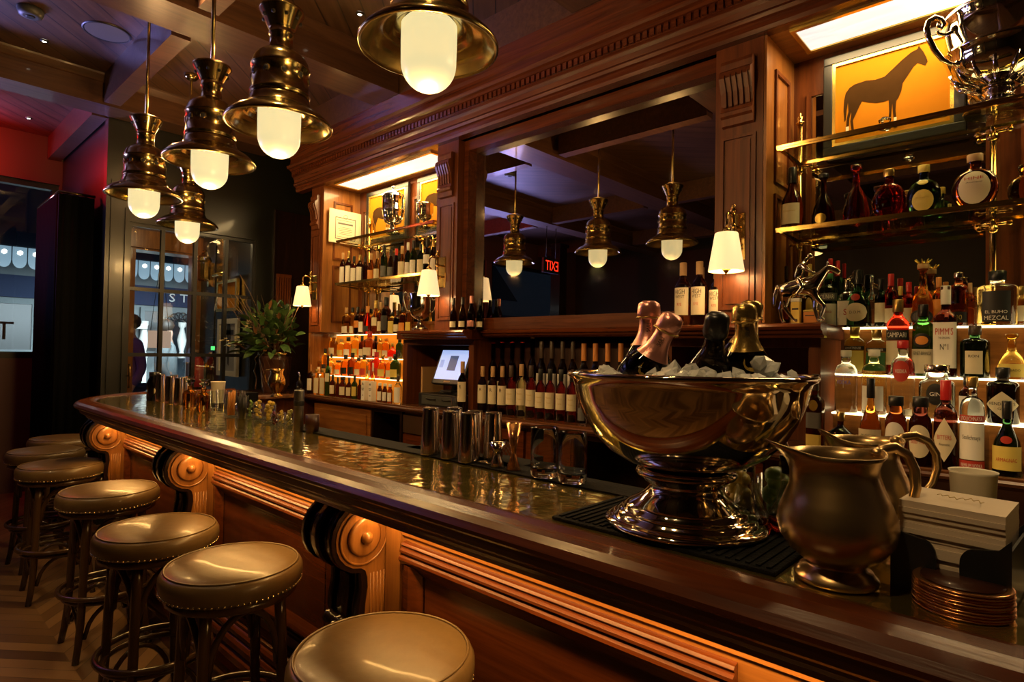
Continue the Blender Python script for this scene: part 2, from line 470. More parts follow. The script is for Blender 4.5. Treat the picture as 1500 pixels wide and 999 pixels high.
# ceiling boards run diagonally
def _planks():
    m, nt, b = _base('diag_planks')
    tc = nt.nodes.new('ShaderNodeTexCoord'); mp = nt.nodes.new('ShaderNodeMapping'); mp.inputs['Rotation'].default_value = (0, 0, PI/4)
    nt.links.new(tc.outputs['Object'], mp.inputs['Vector'])
    m2 = nt.nodes.new('ShaderNodeMapping'); m2.inputs['Scale'].default_value = (14, 1.2, 1); nt.links.new(mp.outputs[0], m2.inputs['Vector'])
    n = nt.nodes.new('ShaderNodeTexNoise'); n.inputs['Scale'].default_value = 2; n.inputs['Detail'].default_value = 5; nt.links.new(m2.outputs[0], n.inputs['Vector'])
    cr = nt.nodes.new('ShaderNodeValToRGB'); cr.color_ramp.elements[0].color = (.045, .022, .011, 1); cr.color_ramp.elements[1].color = (.10, .05, .026, 1)
    cr.color_ramp.elements[0].position = .3; cr.color_ramp.elements[1].position = .7
    nt.links.new(n.outputs['Fac'], cr.inputs['Fac'])
    sp = nt.nodes.new('ShaderNodeSeparateXYZ'); nt.links.new(mp.outputs[0], sp.inputs[0])
    d = nt.nodes.new('ShaderNodeMath'); d.operation = 'DIVIDE'; d.inputs[1].default_value = .125; nt.links.new(sp.outputs[0], d.inputs[0])
    f = nt.nodes.new('ShaderNodeMath'); f.operation = 'FRACT'; nt.links.new(d.outputs[0], f.inputs[0])
    g = nt.nodes.new('ShaderNodeMath'); g.operation = 'GREATER_THAN'; g.inputs[1].default_value = .06; nt.links.new(f.outputs[0], g.inputs[0])
    mx = nt.nodes.new('ShaderNodeMix'); mx.data_type = 'RGBA'; mx.inputs[6].default_value = (.006, .004, .003, 1)
    nt.links.new(g.outputs[0], mx.inputs[0]); nt.links.new(cr.outputs[0], mx.inputs[7]); nt.links.new(mx.outputs[2], b.inputs['Base Color'])
    _set(b, **{'Roughness': .42}); MATS['diag_planks'] = m
_planks()
ZB, ZCEIL = 3.06, 3.27
struct('ceiling', MB().box(-4.2, 3.2, -3.2, 7.2, ZCEIL, ZCEIL+.08), 'diag_planks')
ti = 1
def trim(mb, mat):
    global ti
    o = struct('trim_%d' % ti, mb, mat); ti += 1; return o
XB = [(-1.95, -1.69), (-.2, .08), (1.54, 1.83), (3.28, 3.57), (5.04, 5.28)]
for y0, y1 in XB:
    b = MB().box(-4.1, 2.38, y0, y1, ZB, ZCEIL)
    for yy, sg in ((y0, -1), (y1, 1)):
        b.prism([(yy, ZCEIL-.055), (yy+sg*.012, ZCEIL-.05), (yy+sg*.03, ZCEIL-.03), (yy+sg*.045, ZCEIL-.012), (yy+sg*.05, ZCEIL), (yy, ZCEIL)], 'x', -4.1, 2.38)
    trim(b, 'beam_wood')
YB = [(y1+.0505, y0-.0505) for (_, y1), (y0, _) in zip(XB, XB[1:])] + [(5.331, 6.94)]
for xa, xb in ((1.10, 1.20), (-1.0, -.9), (-3.0, -2.9)):
    for y0, y1 in YB:
        trim(MB().box(xa, xb, y0, y1, ZB+.002, ZCEIL), 'beam_wood')
struct('wall_right', MB().box(2.92, 3.1, -3.1, 7.0, 0, ZCEIL), 'dark_red_wood')
struct('wall_left', MB().box(-4.15, -4.05, -3.1, 7.0, 0, ZCEIL), 'wall_dark')
struct('wall_back', MB().box(-4.05, 2.92, -3.15, -3.05, 0, ZCEIL), 'wall_dark')
# street front at y = 7 : big windows left of the vestibule, a doorway into it
wf = MB()
wf.box(-4.05, 2.92, 6.95, 7.1, 2.84, ZCEIL); wf.box(-4.05, 1.75, 6.95, 7.1, 0, 1.21)
for xa, xb in ((-4.05, -3.75), (-1.75, -1.62), (1.2, 1.75), (2.5, 2.92)): wf.box(xa, xb, 6.95, 7.1, 1.21 if xb < 2 else 0, 2.84)
wf.box(1.75, 2.5, 6.95, 7.1, 2.45, 2.84)
struct('wall_far', wf, 'front_wall_paint')
for k, (xa, xb) in enumerate(((-3.75, -1.75), (-1.62, 1.2))):
    w = MB()
    for a, b in ((xa, xa+.05), (xb-.05, xb)): w.box(a, b, 6.98, 7.06, 1.21, 2.84)
    w.box(xa+.05, xb-.05, 6.98, 7.06, 1.21, 1.27); w.box(xa+.05, xb-.05, 6.98, 7.06, 2.79, 2.84)
    fr = struct('window_%d' % (k+1), w, 'black_paint')
    MB().box(xa+.05, xb-.05, 7.015, 7.023, 1.27, 2.79).obj('window_pane', 'pane', fr)
# vestibule: glazed wall facing the bar
VY = 5.30
vx = [1.353, 1.601, 1.849, 2.097, 2.345]
zt = 2.302
v = MB().box(1.20, 1.353, VY, VY+.10, 0, 2.9).box(2.345, 2.92, VY, VY+.10, 0, ZCEIL).box(1.353, 2.345, VY, VY+.10, zt, ZCEIL).box(1.353, 2.345, VY, VY+.10, 0, .25)
v.box(1.20, 1.353, VY, VY+.10, 2.9, ZCEIL)
v.box(1.23, 1.255, VY-.012, VY, .2, 2.6).box(1.325, 1.353, VY-.02, VY, .2, 2.4)
struct('wall_vestibule_front', v, 'green_black_paint')
w = MB()
for x in vx[1:-1]: w.box(x-.014, x+.014, VY+.02, VY+.06, .25, zt)
for x in (vx[0]+.012, vx[-1]-.012): w.box(x-.012, x+.012, VY+.02, VY+.06, .25, zt)
for z in (.26, .76, 1.272, 1.787, zt-.014): w.box(vx[0], vx[-1], VY+.022, VY+.058, z-.014, z+.014)
win = struct('window_3', w, 'black_paint')
MB().box(vx[0]+.02, vx[-1]-.02, VY+.037, VY+.043, .27, zt-.02).obj('window_pane', 'pane', win)
MB().tube([(1.375, VY-.03, 1.02), (1.375, VY-.045, 1.06), (1.375, VY-.045, 1.16), (1.375, VY-.03, 1.2)], .008).tube([(1.375, VY+.022, 1.11), (1.375, VY-.045, 1.11)], .006).obj('door_handle', 'brass', win)
# vestibule interior
struct('wall_vestibule_left', MB().box(1.22, 1.30, VY+.10, 6.95, 0, ZCEIL), 'green_black_paint')
vi = MB().box(2.46, 2.54, VY+.10, 6.95, 0, ZCEIL)
for yy in (5.65, 6.5): vi.box(2.45, 2.46, yy, yy+.03, .1, 2.6)
struct('wall_vestibule_right', vi, 'green_black_paint')
struct('ceiling_vestibule', MB().box(1.30, 2.46, VY+.10, 6.95, 2.62, 2.68), 'green_black_paint')
d = MB().box(1.752, 1.83, 6.90, 7.12, 0, 2.42).box(2.40, 2.498, 6.90, 7.12, 0, 2.42).box(1.83, 2.40, 6.90, 7.12, 2.32, 2.42)
d.box(1.752, 2.498, 6.87, 6.9, 2.34, 2.52)
struct('door_1', d, 'oak_z')
# draped partition beside the vestibule
t = thing('curtain_enclosure', 'tall black draped entrance enclosure left of the glazed vestibule window', 'curtain', (1.06, 5.95, 0))
def drape(pts, amp=.012, per=.055):
    b = MB(); vs = []; n = 0
    P = [Vector((p[0], p[1], 0)) for p in pts]; out = []
    for a, c in zip(P, P[1:]):
        L = (c-a).length; m = max(4, int(L/per*4)); nrm = Vector((-(c-a).y, (c-a).x, 0)).normalized()
        for i in range(m): out.append(a.lerp(c, i/m) + nrm*amp*math.sin(2*PI*i/4))
    out.append(P[-1])
    for p in out: vs += [(p.x, p.y, .03), (p.x, p.y, 2.49)]
    return b.add(vs, [(2*i, 2*i+2, 2*i+3, 2*i+1) for i in range(len(out)-1)], True)
c = drape([(-.09, .47), (-.09, -.35), (.13, -.35)]).obj('curtain', 'black_cloth', t)
sm = c.modifiers.new('thick', 'SOLIDIFY'); sm.thickness = .006
MB().tube([(-.09, .47, 2.505), (-.09, -.35, 2.505), (.135, -.35, 2.505)], .011).obj('curtain_rail', 'aged_brass', t)
MB().box(-.07, .12, -.33, .46, 0, 2.46).obj('screen_panel', 'black_paint', t)
# ================================================================ BACK BAR
# cornice with dentils
def sweep_y(prof, y0, y1): return MB().prism(prof, 'y', y0, y1)
CY0, CY1 = -1.2, 4.82
cor = sweep_y([(2.457, 2.71), (2.452, 2.716), (2.44, 2.72), (2.435, 2.735), (2.445, 2.75), (2.44, 2.775), (2.43, 2.79), (2.43, 2.795), (2.418, 2.80), (2.418, 2.838), (2.405, 2.842), (2.395, 2.852), (2.38, 2.858), (2.372, 2.868), (2.37, 2.876), (2.385, 2.884), (2.40, 2.89), (2.405, 2.94), (2.39, 2.955), (2.385, 3.058), (2.52, 3.058), (2.52, SOF), (2.462, SOF), (2.457, 2.69)], CY0, CY1)
yy = CY0+.02
while yy < CY1-.03:
    cor.box(2.404, 2.4185, yy, yy+.022, 2.803, 2.835); yy += .036
trim(cor, 'mahogany_y')
trim(MB().box(2.39, 2.92, CY0, CY1, 3.06, ZCEIL), 'beam_wood')
trim(MB().box(2.52, 2.92, CY0, CY1, 2.72, 3.058), 'ebony_z')
def pilaster(name, y0, y1, label):
    t = thing(name, label, 'pilaster', (0, 0, 0))
    z0 = 1.477; w = y1-y0
    b = MB().box(PX, RB-.001, y0+.0005, y1-.0005, z0, SOF)
    b.obj('shaft', 'mahogany_z', t)
    f = .028
    p = MB()
    for a, c2 in ((y0+f, y0+f+.012), (y1-f-.012, y1-f)): p.box(PX-.008, PX, a, c2, z0+.06, 2.28)
    p.box(PX-.008, PX, y0+f+.012, y1-f-.012, z0+.06, z0+.072); p.box(PX-.008, PX, y0+f+.012, y1-f-.012, 2.268, 2.28)
    p.box(PX-.005, PX, y0+.052, y1-.052, z0+.085, 2.255)
    p.obj('panel_moulding', 'mahogany_z', t)
    # console bracket
    k = MB().prism([(PX, 2.60), (PX-.028, 2.60), (PX-.032, 2.585), (PX-.030, 2.56), (PX-.05, 2.545), (PX-.054, 2.52), (PX-.046, 2.50), (PX-.03, 2.46), (PX-.022, 2.41), (PX-.026, 2.385), (PX-.034, 2.378), (PX-.034, 2.362), (PX-.02, 2.355), (PX-.018, 2.325), (PX, 2.32)], 'y', y0+.035, y1-.035)
    for i in range(5):
        a = y0+.042+i*(w-.084)/5; k.prism([(PX-.0, 2.52), (PX-.058, 2.53), (PX-.062, 2.515), (PX-.054, 2.495), (PX-.04, 2.46), (PX-.034, 2.40), (PX-.0, 2.395)], 'y', a+.004, a+(w-.084)/5-.006)
    k.obj('corbel', 'mahogany_z', t)
    return t
pilaster('pilaster', .917, 1.122, 'carved mahogany pilaster with fluted bracket right of the big mirror')
pilaster('pilaster', 2.80, 3.00, 'carved mahogany pilaster with fluted bracket left of the big mirror')
pilaster('pilaster', 4.44, 4.62, 'dark end pilaster with scrolled bracket behind the flower arrangement')
# big mirror between the pilasters
t = thing('bar_mirror', 'wide mahogany framed mirror reflecting the pendants and beamed ceiling', 'mirror', (2.6, 1.96, 1.477))
MB().box(.02, .026, -.838, .838, .05, 1.15).obj('mirror_glass', 'mirror_glass', t)
f = MB()
f.box(-.05, .32, -.838, .838, 1.1301, 1.197); f.box(-.012, .018, -.838, .838, .0, .071)
f.box(-.004, .02, -.838, -.80, .0711, 1.13); f.box(-.05, .02, .80, .838, .0711, 1.13)
f.obj('mirror_frame', 'mahogany_y', t)
# alcove linings left and right
def alcove(y0, y1, label, left):
    t = thing('display_alcove', label, 'alcove', (0, 0, 0))
    MB().box(RB, RB+.07, y0+(.0 if left else .0), y1-(.0), 1.479, SOF).obj('alcove_back', 'mahogany_z', t)
    b = MB().box(PX, RB, y0, y1, SOF+.001, SOF+.04)
    b.obj('soffit', 'oak_y', t)
    if left: sy, sg = y1, -1
    else: sy, sg = y1, -1
    s = MB().box(PX+.002, RB, sy-.012, sy-.0005, 1.479, SOF)
    s.obj('side_panel', 'oak_z', t)
    p = MB()
    for zz in ((1.56, 2.03), (2.08, 2.56)):
        for a, c2 in ((PX+.09, PX+.106), (RB-.09, RB-.074)): p.box(a, c2, sy-.022, sy-.0125, zz[0], zz[1])
        p.box(PX+.106, RB-.09, sy-.022, sy-.0125, zz[0], zz[0]+.016); p.box(PX+.106, RB-.09, sy-.022, sy-.0125, zz[1]-.016, zz[1])
    p.obj('side_moulding', 'mahogany_z', t)
    ms = MB(); fr = MB()
    segs = ((y1-.70, y1-.09), (y0+.09, y1-.82)) if not left else ((y0+.10, y0+.66), (y0+.78, y1-.09))
    for a, c2 in segs:
        ms.box(RB-.006, RB-.001, a, c2, 1.56, 2.50)
        for q, r_ in ((a-.02, a), (c2, c2+.02)): fr.box(RB-.016, RB, q, r_, 1.54, 2.52)
        fr.box(RB-.016, RB, a, c2, 1.54, 1.56); fr.box(RB-.016, RB, a, c2, 2.50, 2.52)
    ms.obj('mirror_pane', 'mirror_glass', t); fr.obj('mirror_moulding', 'mahogany_z', t)
    return t
alcove(-.85, .917, 'right display alcove panelled in oak behind the spirits', False)
alcove(3.00, 4.44, 'left display alcove panelled in oak behind the spirits', True)
def soffit_light(y0, y1, label):
    t = thing('soffit_light', label, 'light panel', (2.64, (y0+y1)/2, SOF))
    h = (y1-y0)/2
    MB().box(-.10, .10, -h, h, -.006, -.001).obj('diffuser', 'soffit_light', t)
    b = MB()
    b.box(-.118, -.1, -h-.018, h+.018, -.012, -.0005).box(.1, .118, -h-.018, h+.018, -.012, -.0005).box(-.1, .1, -h-.018, -h, -.012, -.0005).box(-.1, .1, h, h+.018, -.012, -.0005)
    b.obj('trim_frame', 'gilt', t)
soffit_light(-.75, .805, 'white marbled light panel in the soffit above the horse painting')
soffit_light(3.12, 4.30, 'white marbled light panel in the soffit above the lidded trophy')
# counter
t = thing('back_bar_worktop', 'long polished wooden back bar worktop under the bottles', 'worktop', (XC, 2, ZC))
MB().prism([(0, -.012), (-.006, -.02), (-.002, -.03), (.012, -.036), (.02, -.045), (.05, -.05), (.37, -.05), (.37, 0), (.006, 0), (0, -.004)], 'y', -3.0, 2.62).obj('worktop', 'counter_wood', t)
# mid panelled back under the mirror
t = thing('splashback', 'reddish panelled splashback behind the rows of wine bottles', 'panel', (2.76, 2.03, ZC))
MB().box(0, .08, -.60, .61, .001, .4305).obj('panelling', 'dark_red_wood', t)
MB().prism([(2.57-2.76, 1.475-ZC), (2.562-2.76, 1.468-ZC), (2.565-2.76, 1.455-ZC), (2.58-2.76, 1.45-ZC), (2.585-2.76, 1.44-ZC), (2.60-2.76, 1.431-ZC), (.08, 1.431-ZC), (.08, 1.476-ZC)], 'y', -.60, .61).obj('ledge', 'mahogany_y', t)
# cubby cabinets under the pilasters
def cubby(y0, y1, label, nose=None):
    yc = (y0+y1)/2; h = (y1-y0)/2
    t = thing('open_cabinet', label, 'cabinet', (PX, yc, ZC))
    MB().box(.05, .34, -h+.01, -h+.055, .001, .445).box(.05, .34, h-.055, h-.01, .001, .445).box(.32, .34, -h+.055, h-.055, .001, .445).box(.05, .32, -h+.055, h-.055, .41, .445).obj('carcass', 'mahogany_z', t)
    b = MB().prism([(-.06, .503), (-.075, .498), (-.082, .488), (-.078, .478), (-.062, .472), (-.056, .462), (-.04, .455), (-.035, .446), (.0, .446), (.0, .5045)], 'y', -h-.025, (nose-yc) if nose else h+.025)
    b.box(.0, .34, -h-.0, h, .446, .5045)
    b.obj('ledge', 'mahogany_y', t)
    return t
cubby(.695, 1.40, 'open mahogany cabinet with dark hollow under the silver horse')
cubby(2.67, 3.405, 'open mahogany cabinet holding the till under the silver loving cup', 3.26)
# lower cabinets
def lower(y0, y1, kind, label):
    yc = (y0+y1)/2; h = (y1-y0)/2 - .003
    t = thing('base_cabinet', label, 'cabinet', (2.52, yc, 0))
    if kind == 'open':
        MB().box(0, .3, -h, -h+.025, 0, .918).box(0, .3, h-.025, h, 0, .918).box(.28, .3, -h+.025, h-.025, .1, .918).box(0, .28, -h+.025, h-.025, .895, .918).box(0, .28, -h+.025, h-.025, .1, .13).obj('carcass', 'ebony_z', t)
        MB().box(.03, .27, -h+.03, h-.03, .5, .515).obj('shelf', 'ebony_z', t)
        return t
    MB().box(.02, .3, -h, h, .1, .918).box(.06, .3, -h, h, 0, .1).obj('carcass', 'mahogany_z', t)
    if kind == 'steel':
        MB().box(-.002, .02, -h+.01, h-.01, .78, .90).obj('fascia', 'brushed_steel', t)
        dm = MB().box(.0, .02, -h+.01, h-.01, .14, .77); dm.box(-.012, 0, -h+.05, h-.05, .18, .73, .008).box(-.02, -.012, -h+.08, h-.08, .21, .70, .006)
        dd = dm.obj('door', 'mahogany_y', t)
        MB().tube([(-.012, h-.03, .70), (-.04, h-.03, .70), (-.04, h-.03, .62), (-.012, h-.03, .62)], .006).obj('handle', 'brass', dd)
    elif kind == 'mesh':
        dm = MB().box(0, .02, -h+.01, -h+.06, .14, .90).box(0, .02, h-.06, h-.01, .14, .90).box(0, .02, -h+.06, h-.06, .84, .90).box(0, .02, -h+.06, h-.06, .14, .2)
        dd = dm.obj('door', 'mahogany_y', t)
        g = MB(); s = .03; L = .64
        W = 2*h-.12
        for k in range(-30, 40):
            a0 = k*s
            # diagonal wires clipped to the opening
            for sgn in (1, -1):
                pts = []
                u0 = max(0, -a0) if sgn == 1 else max(0, a0 - L)
                u1 = min(W, L-a0) if sgn == 1 else min(W, a0)
                if u1-u0 > .01:
                    v0 = a0+u0 if sgn == 1 else a0-u0; v1 = a0+u1 if sgn == 1 else a0-u1
                    if 0 <= v0 <= L and 0 <= v1 <= L: g.tube([(.008, -h+.06+u0, .2+v0), (.008, -h+.06+u1, .2+v1)], .0018, 4)
        g.obj('mesh_grille', 'grille_dark', dd)
    else:
        dm = MB().box(0, .02, -h+.01, h-.01, .14, .90); dm.box(-.012, 0, -h+.05, h-.05, .18, .86, .008)
        dd = dm.obj('door', kind, t)
        MB().sphere((-.022, -h+.03, .6), .012).obj('knob', 'brass', dd)
    return t
lower(3.72, 4.55, 'oak_y', 'pale lit cabinet at the far end below the spirits')
lower(3.35, 3.72, 'open', 'dark open cabinet beside the pale lit cabinet')
lower(2.84, 3.35, 'steel', 'cabinet with brushed steel fascia below the till')
lower(2.62, 2.84, 'mahogany_y', 'narrow wooden cabinet behind the steel shakers')
lower(2.22, 2.62, 'mesh', 'cabinet with a wire mesh door behind the jiggers')
lower(1.86, 2.22, 'mahogany_y', 'wooden cabinet seen through the mixing glasses')
lower(1.42, 1.86, 'open', 'dark open cabinet left of the champagne bowl foot')
lower(.9, 1.42, 'mahogany_y', 'wooden cabinet hidden behind the champagne bowl')
# return counter at the far end
t = thing('return_counter', 'short wooden return counter carrying the flower vase', 'counter', (2.1, 4.955, 0))
MB().prism([(-.31, -.012+ZC), (-.315, -.03+ZC), (-.3, -.04+ZC), (.32, -.04+ZC), (.32, ZC), (-.30, ZC)], 'x', -.02, .70).obj('worktop', 'counter_wood', t)
MB().box(0.0, .68, -.25, .31, .0, ZC-.041).obj('base', 'mahogany_z', t)
# stepped, lit bottle tiers
TIERS = [(2.56, 1.130), (2.638, 1.2767), (2.712, 1.4647)]
def tiers(y0, y1, label, led):
    t = thing('tiered_display', label, 'display shelf', (PX, (y0+y1)/2, ZC)); h = (y1-y0)/2
    for x, z in TIERS:
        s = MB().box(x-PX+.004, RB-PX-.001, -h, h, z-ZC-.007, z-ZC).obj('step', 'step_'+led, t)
        MB().box(x-PX, x-PX+.0038, -h, h, z-ZC-.005, z-ZC-.0005).obj('light_strip', led, s)
    b = MB()
    for i, (x, z) in enumerate(TIERS):
        zb = ZC if i == 0 else TIERS[i-1][1]
        b.box(x-PX+.025, x-PX+.035, -h, h, zb-ZC+.001, z-ZC-.0075)
    b.obj('riser', 'riser_amber_glow' if led == 'tier_led' else 'oak_y', t)  # left risers are no lamps; their amber glow is put into the material
    if y1 > 4:
        MB().box(.0, .335, h+.0005, h+.03, .001, .504).obj('side_cheek', 'oak_z', t)
    return t
for nm, col, s in (('step_tier_led', (1.0, .58, .14), 1.5), ('step_tier_led_right', (1.0, .78, .38), 2.2), ('riser_amber_glow', (1.0, .38, .03), .13)):
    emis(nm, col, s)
tiers(-.85, .668, 'stepped lit shelves of the right alcove crowded with labelled bottles', 'tier_led_right')
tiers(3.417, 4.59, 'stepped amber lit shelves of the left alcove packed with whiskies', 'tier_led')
# ================================================================ THE BAR
ZT = 1.04
BX, YC, RI, XE = 0.836, 3.70, 0.64, 1.80       # copper front line, corner start, corner radius, end of the return
def bar_path(o, n=14):
    """front line of the copper offset outwards by o"""
    pts = [(BX-o, -1.0), (BX-o, YC)]
    for i in range(1, n):
        a = PI - (PI/2)*i/n
        pts.append((BX+RI+(RI+o)*math.cos(a), YC+(RI+o)*math.sin(a)))
    pts += [(BX+RI, YC+RI+o), (XE, YC+RI+o)]
    return pts
bar = thing('bar_counter', 'long L-shaped mahogany bar with hammered metal top and scrolled corbels', 'bar', (0, 0, 0))
prof = [(0.0,-.004),(.012,.004),(.03,.008),(.056,.007),(.078,.002),(.092,-.006),(.100,-.017),(.099,-.024),(.092,-.030),(.078,-.034),(.076,-.044),(.073,-.054),(.062,-.062),(.050,-.064),(.047,-.074),(.042,-.082),(.026,-.088),(.018,-.094),(.014,-.104),(0,-.107),(-.14,-.107),(-.14,-.012),(0,-.012)]
cols = [bar_path(o) for o, z in prof]
n = len(cols[0]); m = len(prof); vs = []; fs = []
for j in range(m):
    for i in range(n): vs.append((cols[j][i][0], cols[j][i][1], ZT+prof[j][1]))
for j in range(m):
    j2 = (j+1) % m
    for i in range(n-1): fs.append((j*n+i, j*n+i+1, j2*n+i+1, j2*n+i))
rail = MB().add(vs, fs); 
rail.add([vs[j*n] for j in range(m)], [tuple(range(m))]); rail.add([vs[j*n+n-1] for j in range(m)], [tuple(range(m))])
rail.obj('bar_rail', 'mahogany_y', bar)
# metal top: strip + return with rounded outer corner
XBK = 1.139
outer = bar_path(0.0)
inner = [(XBK, -1.0), (XBK, YC+RI-.303), (XE, YC+RI-.303)]
poly = outer + list(reversed(inner))
b = MB(); q = 0
vs = [(x, y, ZT-.012) for x, y in poly] + [(x, y, ZT) for x, y in poly]; L = len(poly)
b.add(vs, [(i, (i+1) % L, L+(i+1) % L, L+i) for i in range(L)])
k = len(outer)
# top face as a fan of quads so the normals stay flat
b.add(vs, [tuple(range(L, 2*L))]); b.add(vs, [tuple(reversed(range(L)))])
b.obj('bar_top', 'hammered_brass', bar)
MB().box(XBK+.0005, XBK+.05, -1.0, YC+RI-.36, ZT-.14, ZT+.002, .003).box(XBK+.05, XE, YC+RI-.36, YC+RI-.3035, ZT-.14, ZT+.002, .003).obj('service_edge', 'black_rubber', bar)
# front
FX = 1.0; YE = 4.16
MB().box(FX, 1.135, -1.0, YE, 0.0, .9325).box(1.135, XE, YE-.14, YE, 0, .9325).obj('bar_body', 'oak_y', bar)
BAYS = [(-.74, -.10), (.40, 1.30), (1.62, 2.57), (2.89, 3.82)]
CORB = [1.38, 2.65, 3.90]
for a, c in BAYS:
    p = MB()
    # raised, reeded frame: top, bottom, sides
    top = [(FX, .83), (FX-.014, .828), (FX-.018, .823), (FX-.014, .818), (FX-.016, .814), (FX-.022, .810), (FX-.022, .804), (FX-.016, .801), (FX-.018, .797), (FX-.024, .793), (FX-.026, .786), (FX-.020, .776), (FX-.012, .766), (FX-.003, .752), (FX-.003, .745), (FX, .745)]
    p.prism(top, 'y', a, c)
    bot = [(x, 1.205-z) for x, z in top]
    p.prism(bot, 'y', a, c)
    for yy, sg in ((a, 1), (c, -1)):
        p.prism([(FX, yy), (FX-.014, yy+sg*.002), (FX-.018, yy+sg*.007), (FX-.014, yy+sg*.012), (FX-.022, yy+sg*.02), (FX-.024, yy+sg*.04), (FX-.012, yy+sg*.062), (FX-.003, yy+sg*.075), (FX-.003, yy+sg*.085), (FX, yy+sg*.085)], 'z', .44, .775)
    p.box(FX-.003, FX, a+.08, c-.08, .46, .746)
    pp = p.obj('front_panel', 'mahogany_y', bar)
# plinth mouldings
b = MB().prism([(FX, .33), (FX-.012, .326), (FX-.016, .316), (FX-.012, .306), (FX-.022, .302), (FX-.022, .29), (FX-.028, .286), (FX-.034, .276), (FX-.034, .262), (FX-.028, .255), (FX-.036, .25), (FX-.044, .24), (FX-.046, .222), (FX-.038, .212), (FX-.045, .207), (FX-.052, .2), (FX-.055, .18), (FX-.055, .0), (FX, 0)], 'y', -1.0, YE+.02)
b.obj('plinth', 'mahogany_y', bar)
def corbel(y0):
    y1 = y0+.17; cx, cz, R = .922, .838, .082
    # side outline of a scroll bracket
    o = [(FX, .932), (cx, .932)]
    for i in range(0, 11):
        a = PI/2 + (PI*.98)*i/10
        o.append((cx+R*1.02*math.cos(a), cz+R*1.02*math.sin(a)))
    o += [(.930, .745), (.936, .725), (.938, .70), (.932, .66), (.93, .62), (.935, .59), (.95, .56), (.972, .545), (FX, .54)]
    t = MB().prism(o, 'y', y0+.004, y1-.004).obj('corbel', 'oak_z', bar)
    # dark rolled front with ribs
    f = MB()
    for (ya, yb, e) in ((y0+.006, y0+.03, .010), (y0+.034, y0+.062, .004), (y0+.066, y0+.106, .012), (y0+.110, y0+.138, .004), (y0+.142, y1-.006, .010)):
        pts = [(cx, .9325)]; back = []
        for i in range(0, 11):
            a = PI/2 + (PI*.98)*i/10
            pts.append((cx+(R+.004+e)*math.cos(a), cz+(R+.004+e)*math.sin(a)))
        pts += [(.926-e, .742), (.930-e, .72), (.931-e, .69), (.924-e, .65), (.922-e, .615), (.929-e, .583), (.945-e, .552), (.972, .538)]
        ins = [(.972, .56), (.955, .60), (.95, .66), (.955, .70), (.95, .73), (.94, .76), (cx, cz-R*.6), (cx-R*.7, cz), (cx, cz+R*.6)]
        f.prism(pts+ins, 'y', ya, yb, True)
    f.obj('scroll_front', 'ebony_z', t)
    s = MB()
    for r0, w in ((.072, .006), (.024, .007)):
        s.tube([(cx+r0*math.cos(2*PI*i/32), y0+.001, cz+r0*math.sin(2*PI*i/32)) for i in range(32)], w*.55, 8, True)
    dk = MB().lathe([(.050, 0), (.050, .007), (.044, .010), (.030, .010), (0, .010)], (0, 0, 0), 32)
    s.merge(dk.bm, Matrix.Translation((cx, y0+.003, cz)) @ Matrix.Rotation(PI/2, 4, 'X'))
    s.sphere((cx, y0-.012, cz), .017, 2)
    for i in range(5):
        xx = .945+.011*i
        s.tube([(xx, y0+.0035, .735), (xx, y0+.0035, .575)], .0026, 6)
    s.obj('rosette', 'oak_z', t)
    k = MB().tube([(.905, y0+.02, .590), (.905, y0+.15, .590)], .016, 12)
    for yy in (y0+.03, y0+.085, y0+.14): k.sphere((.905, yy, .590), .020, 2)
    k.sphere((.888, y0+.085, .583), .017, 2)
    k.tube([(.925, y0+.085, .60), (.905, y0+.085, .59)], .012, 8)
    k.obj('knob', 'ebony_z', t)
for y in CORB: corbel(y)
# stile boards beside each corbel
for y in CORB:
    MB().box(FX-.012, FX, y+.001-.07, y-.005, .34, .925).obj('stile', 'oak_z', bar)
    MB().box(FX-.012, FX, y+.175, y+.225, .34, .925).obj('stile', 'oak_z', bar)
MB().box(FX-.008, FX, -1.0, YE, .845, .9325).obj('frieze', 'oak_y', bar)
MB().box(.905, .935, -1.0, 4.0, .9255, .9328).obj('light_strip', 'under_bar_led', bar)
# brass foot rail
t = MB().tube([(.926, -1.0, .145), (.926, 4.1, .145)], .017, 14).obj('foot_rail', 'brass', bar)
for y in (.0, .85, 1.75, 2.75, 3.75):
    MB().tube([(.926, y, .145), (.944, y, .145)], .011, 10).sphere((.926, y, .145), .0185, 2).obj('rail_bracket', 'brass', t)
# rubber mat under the champagne bowl
t = thing('bar_mat', 'flat black ribbed rubber mat under the champagne bowl', 'mat', (.963, .485, ZT))
m_ = MB().box(-.115, .112, -.195, .195, .0003, .006, .002)
for i in range(26): 
    yy = -.183+i*.01465
    m_.box(-.105, .102, yy-.0032, yy+.0032, .006, .0085)
m_.obj('mat', 'black_rubber', t)
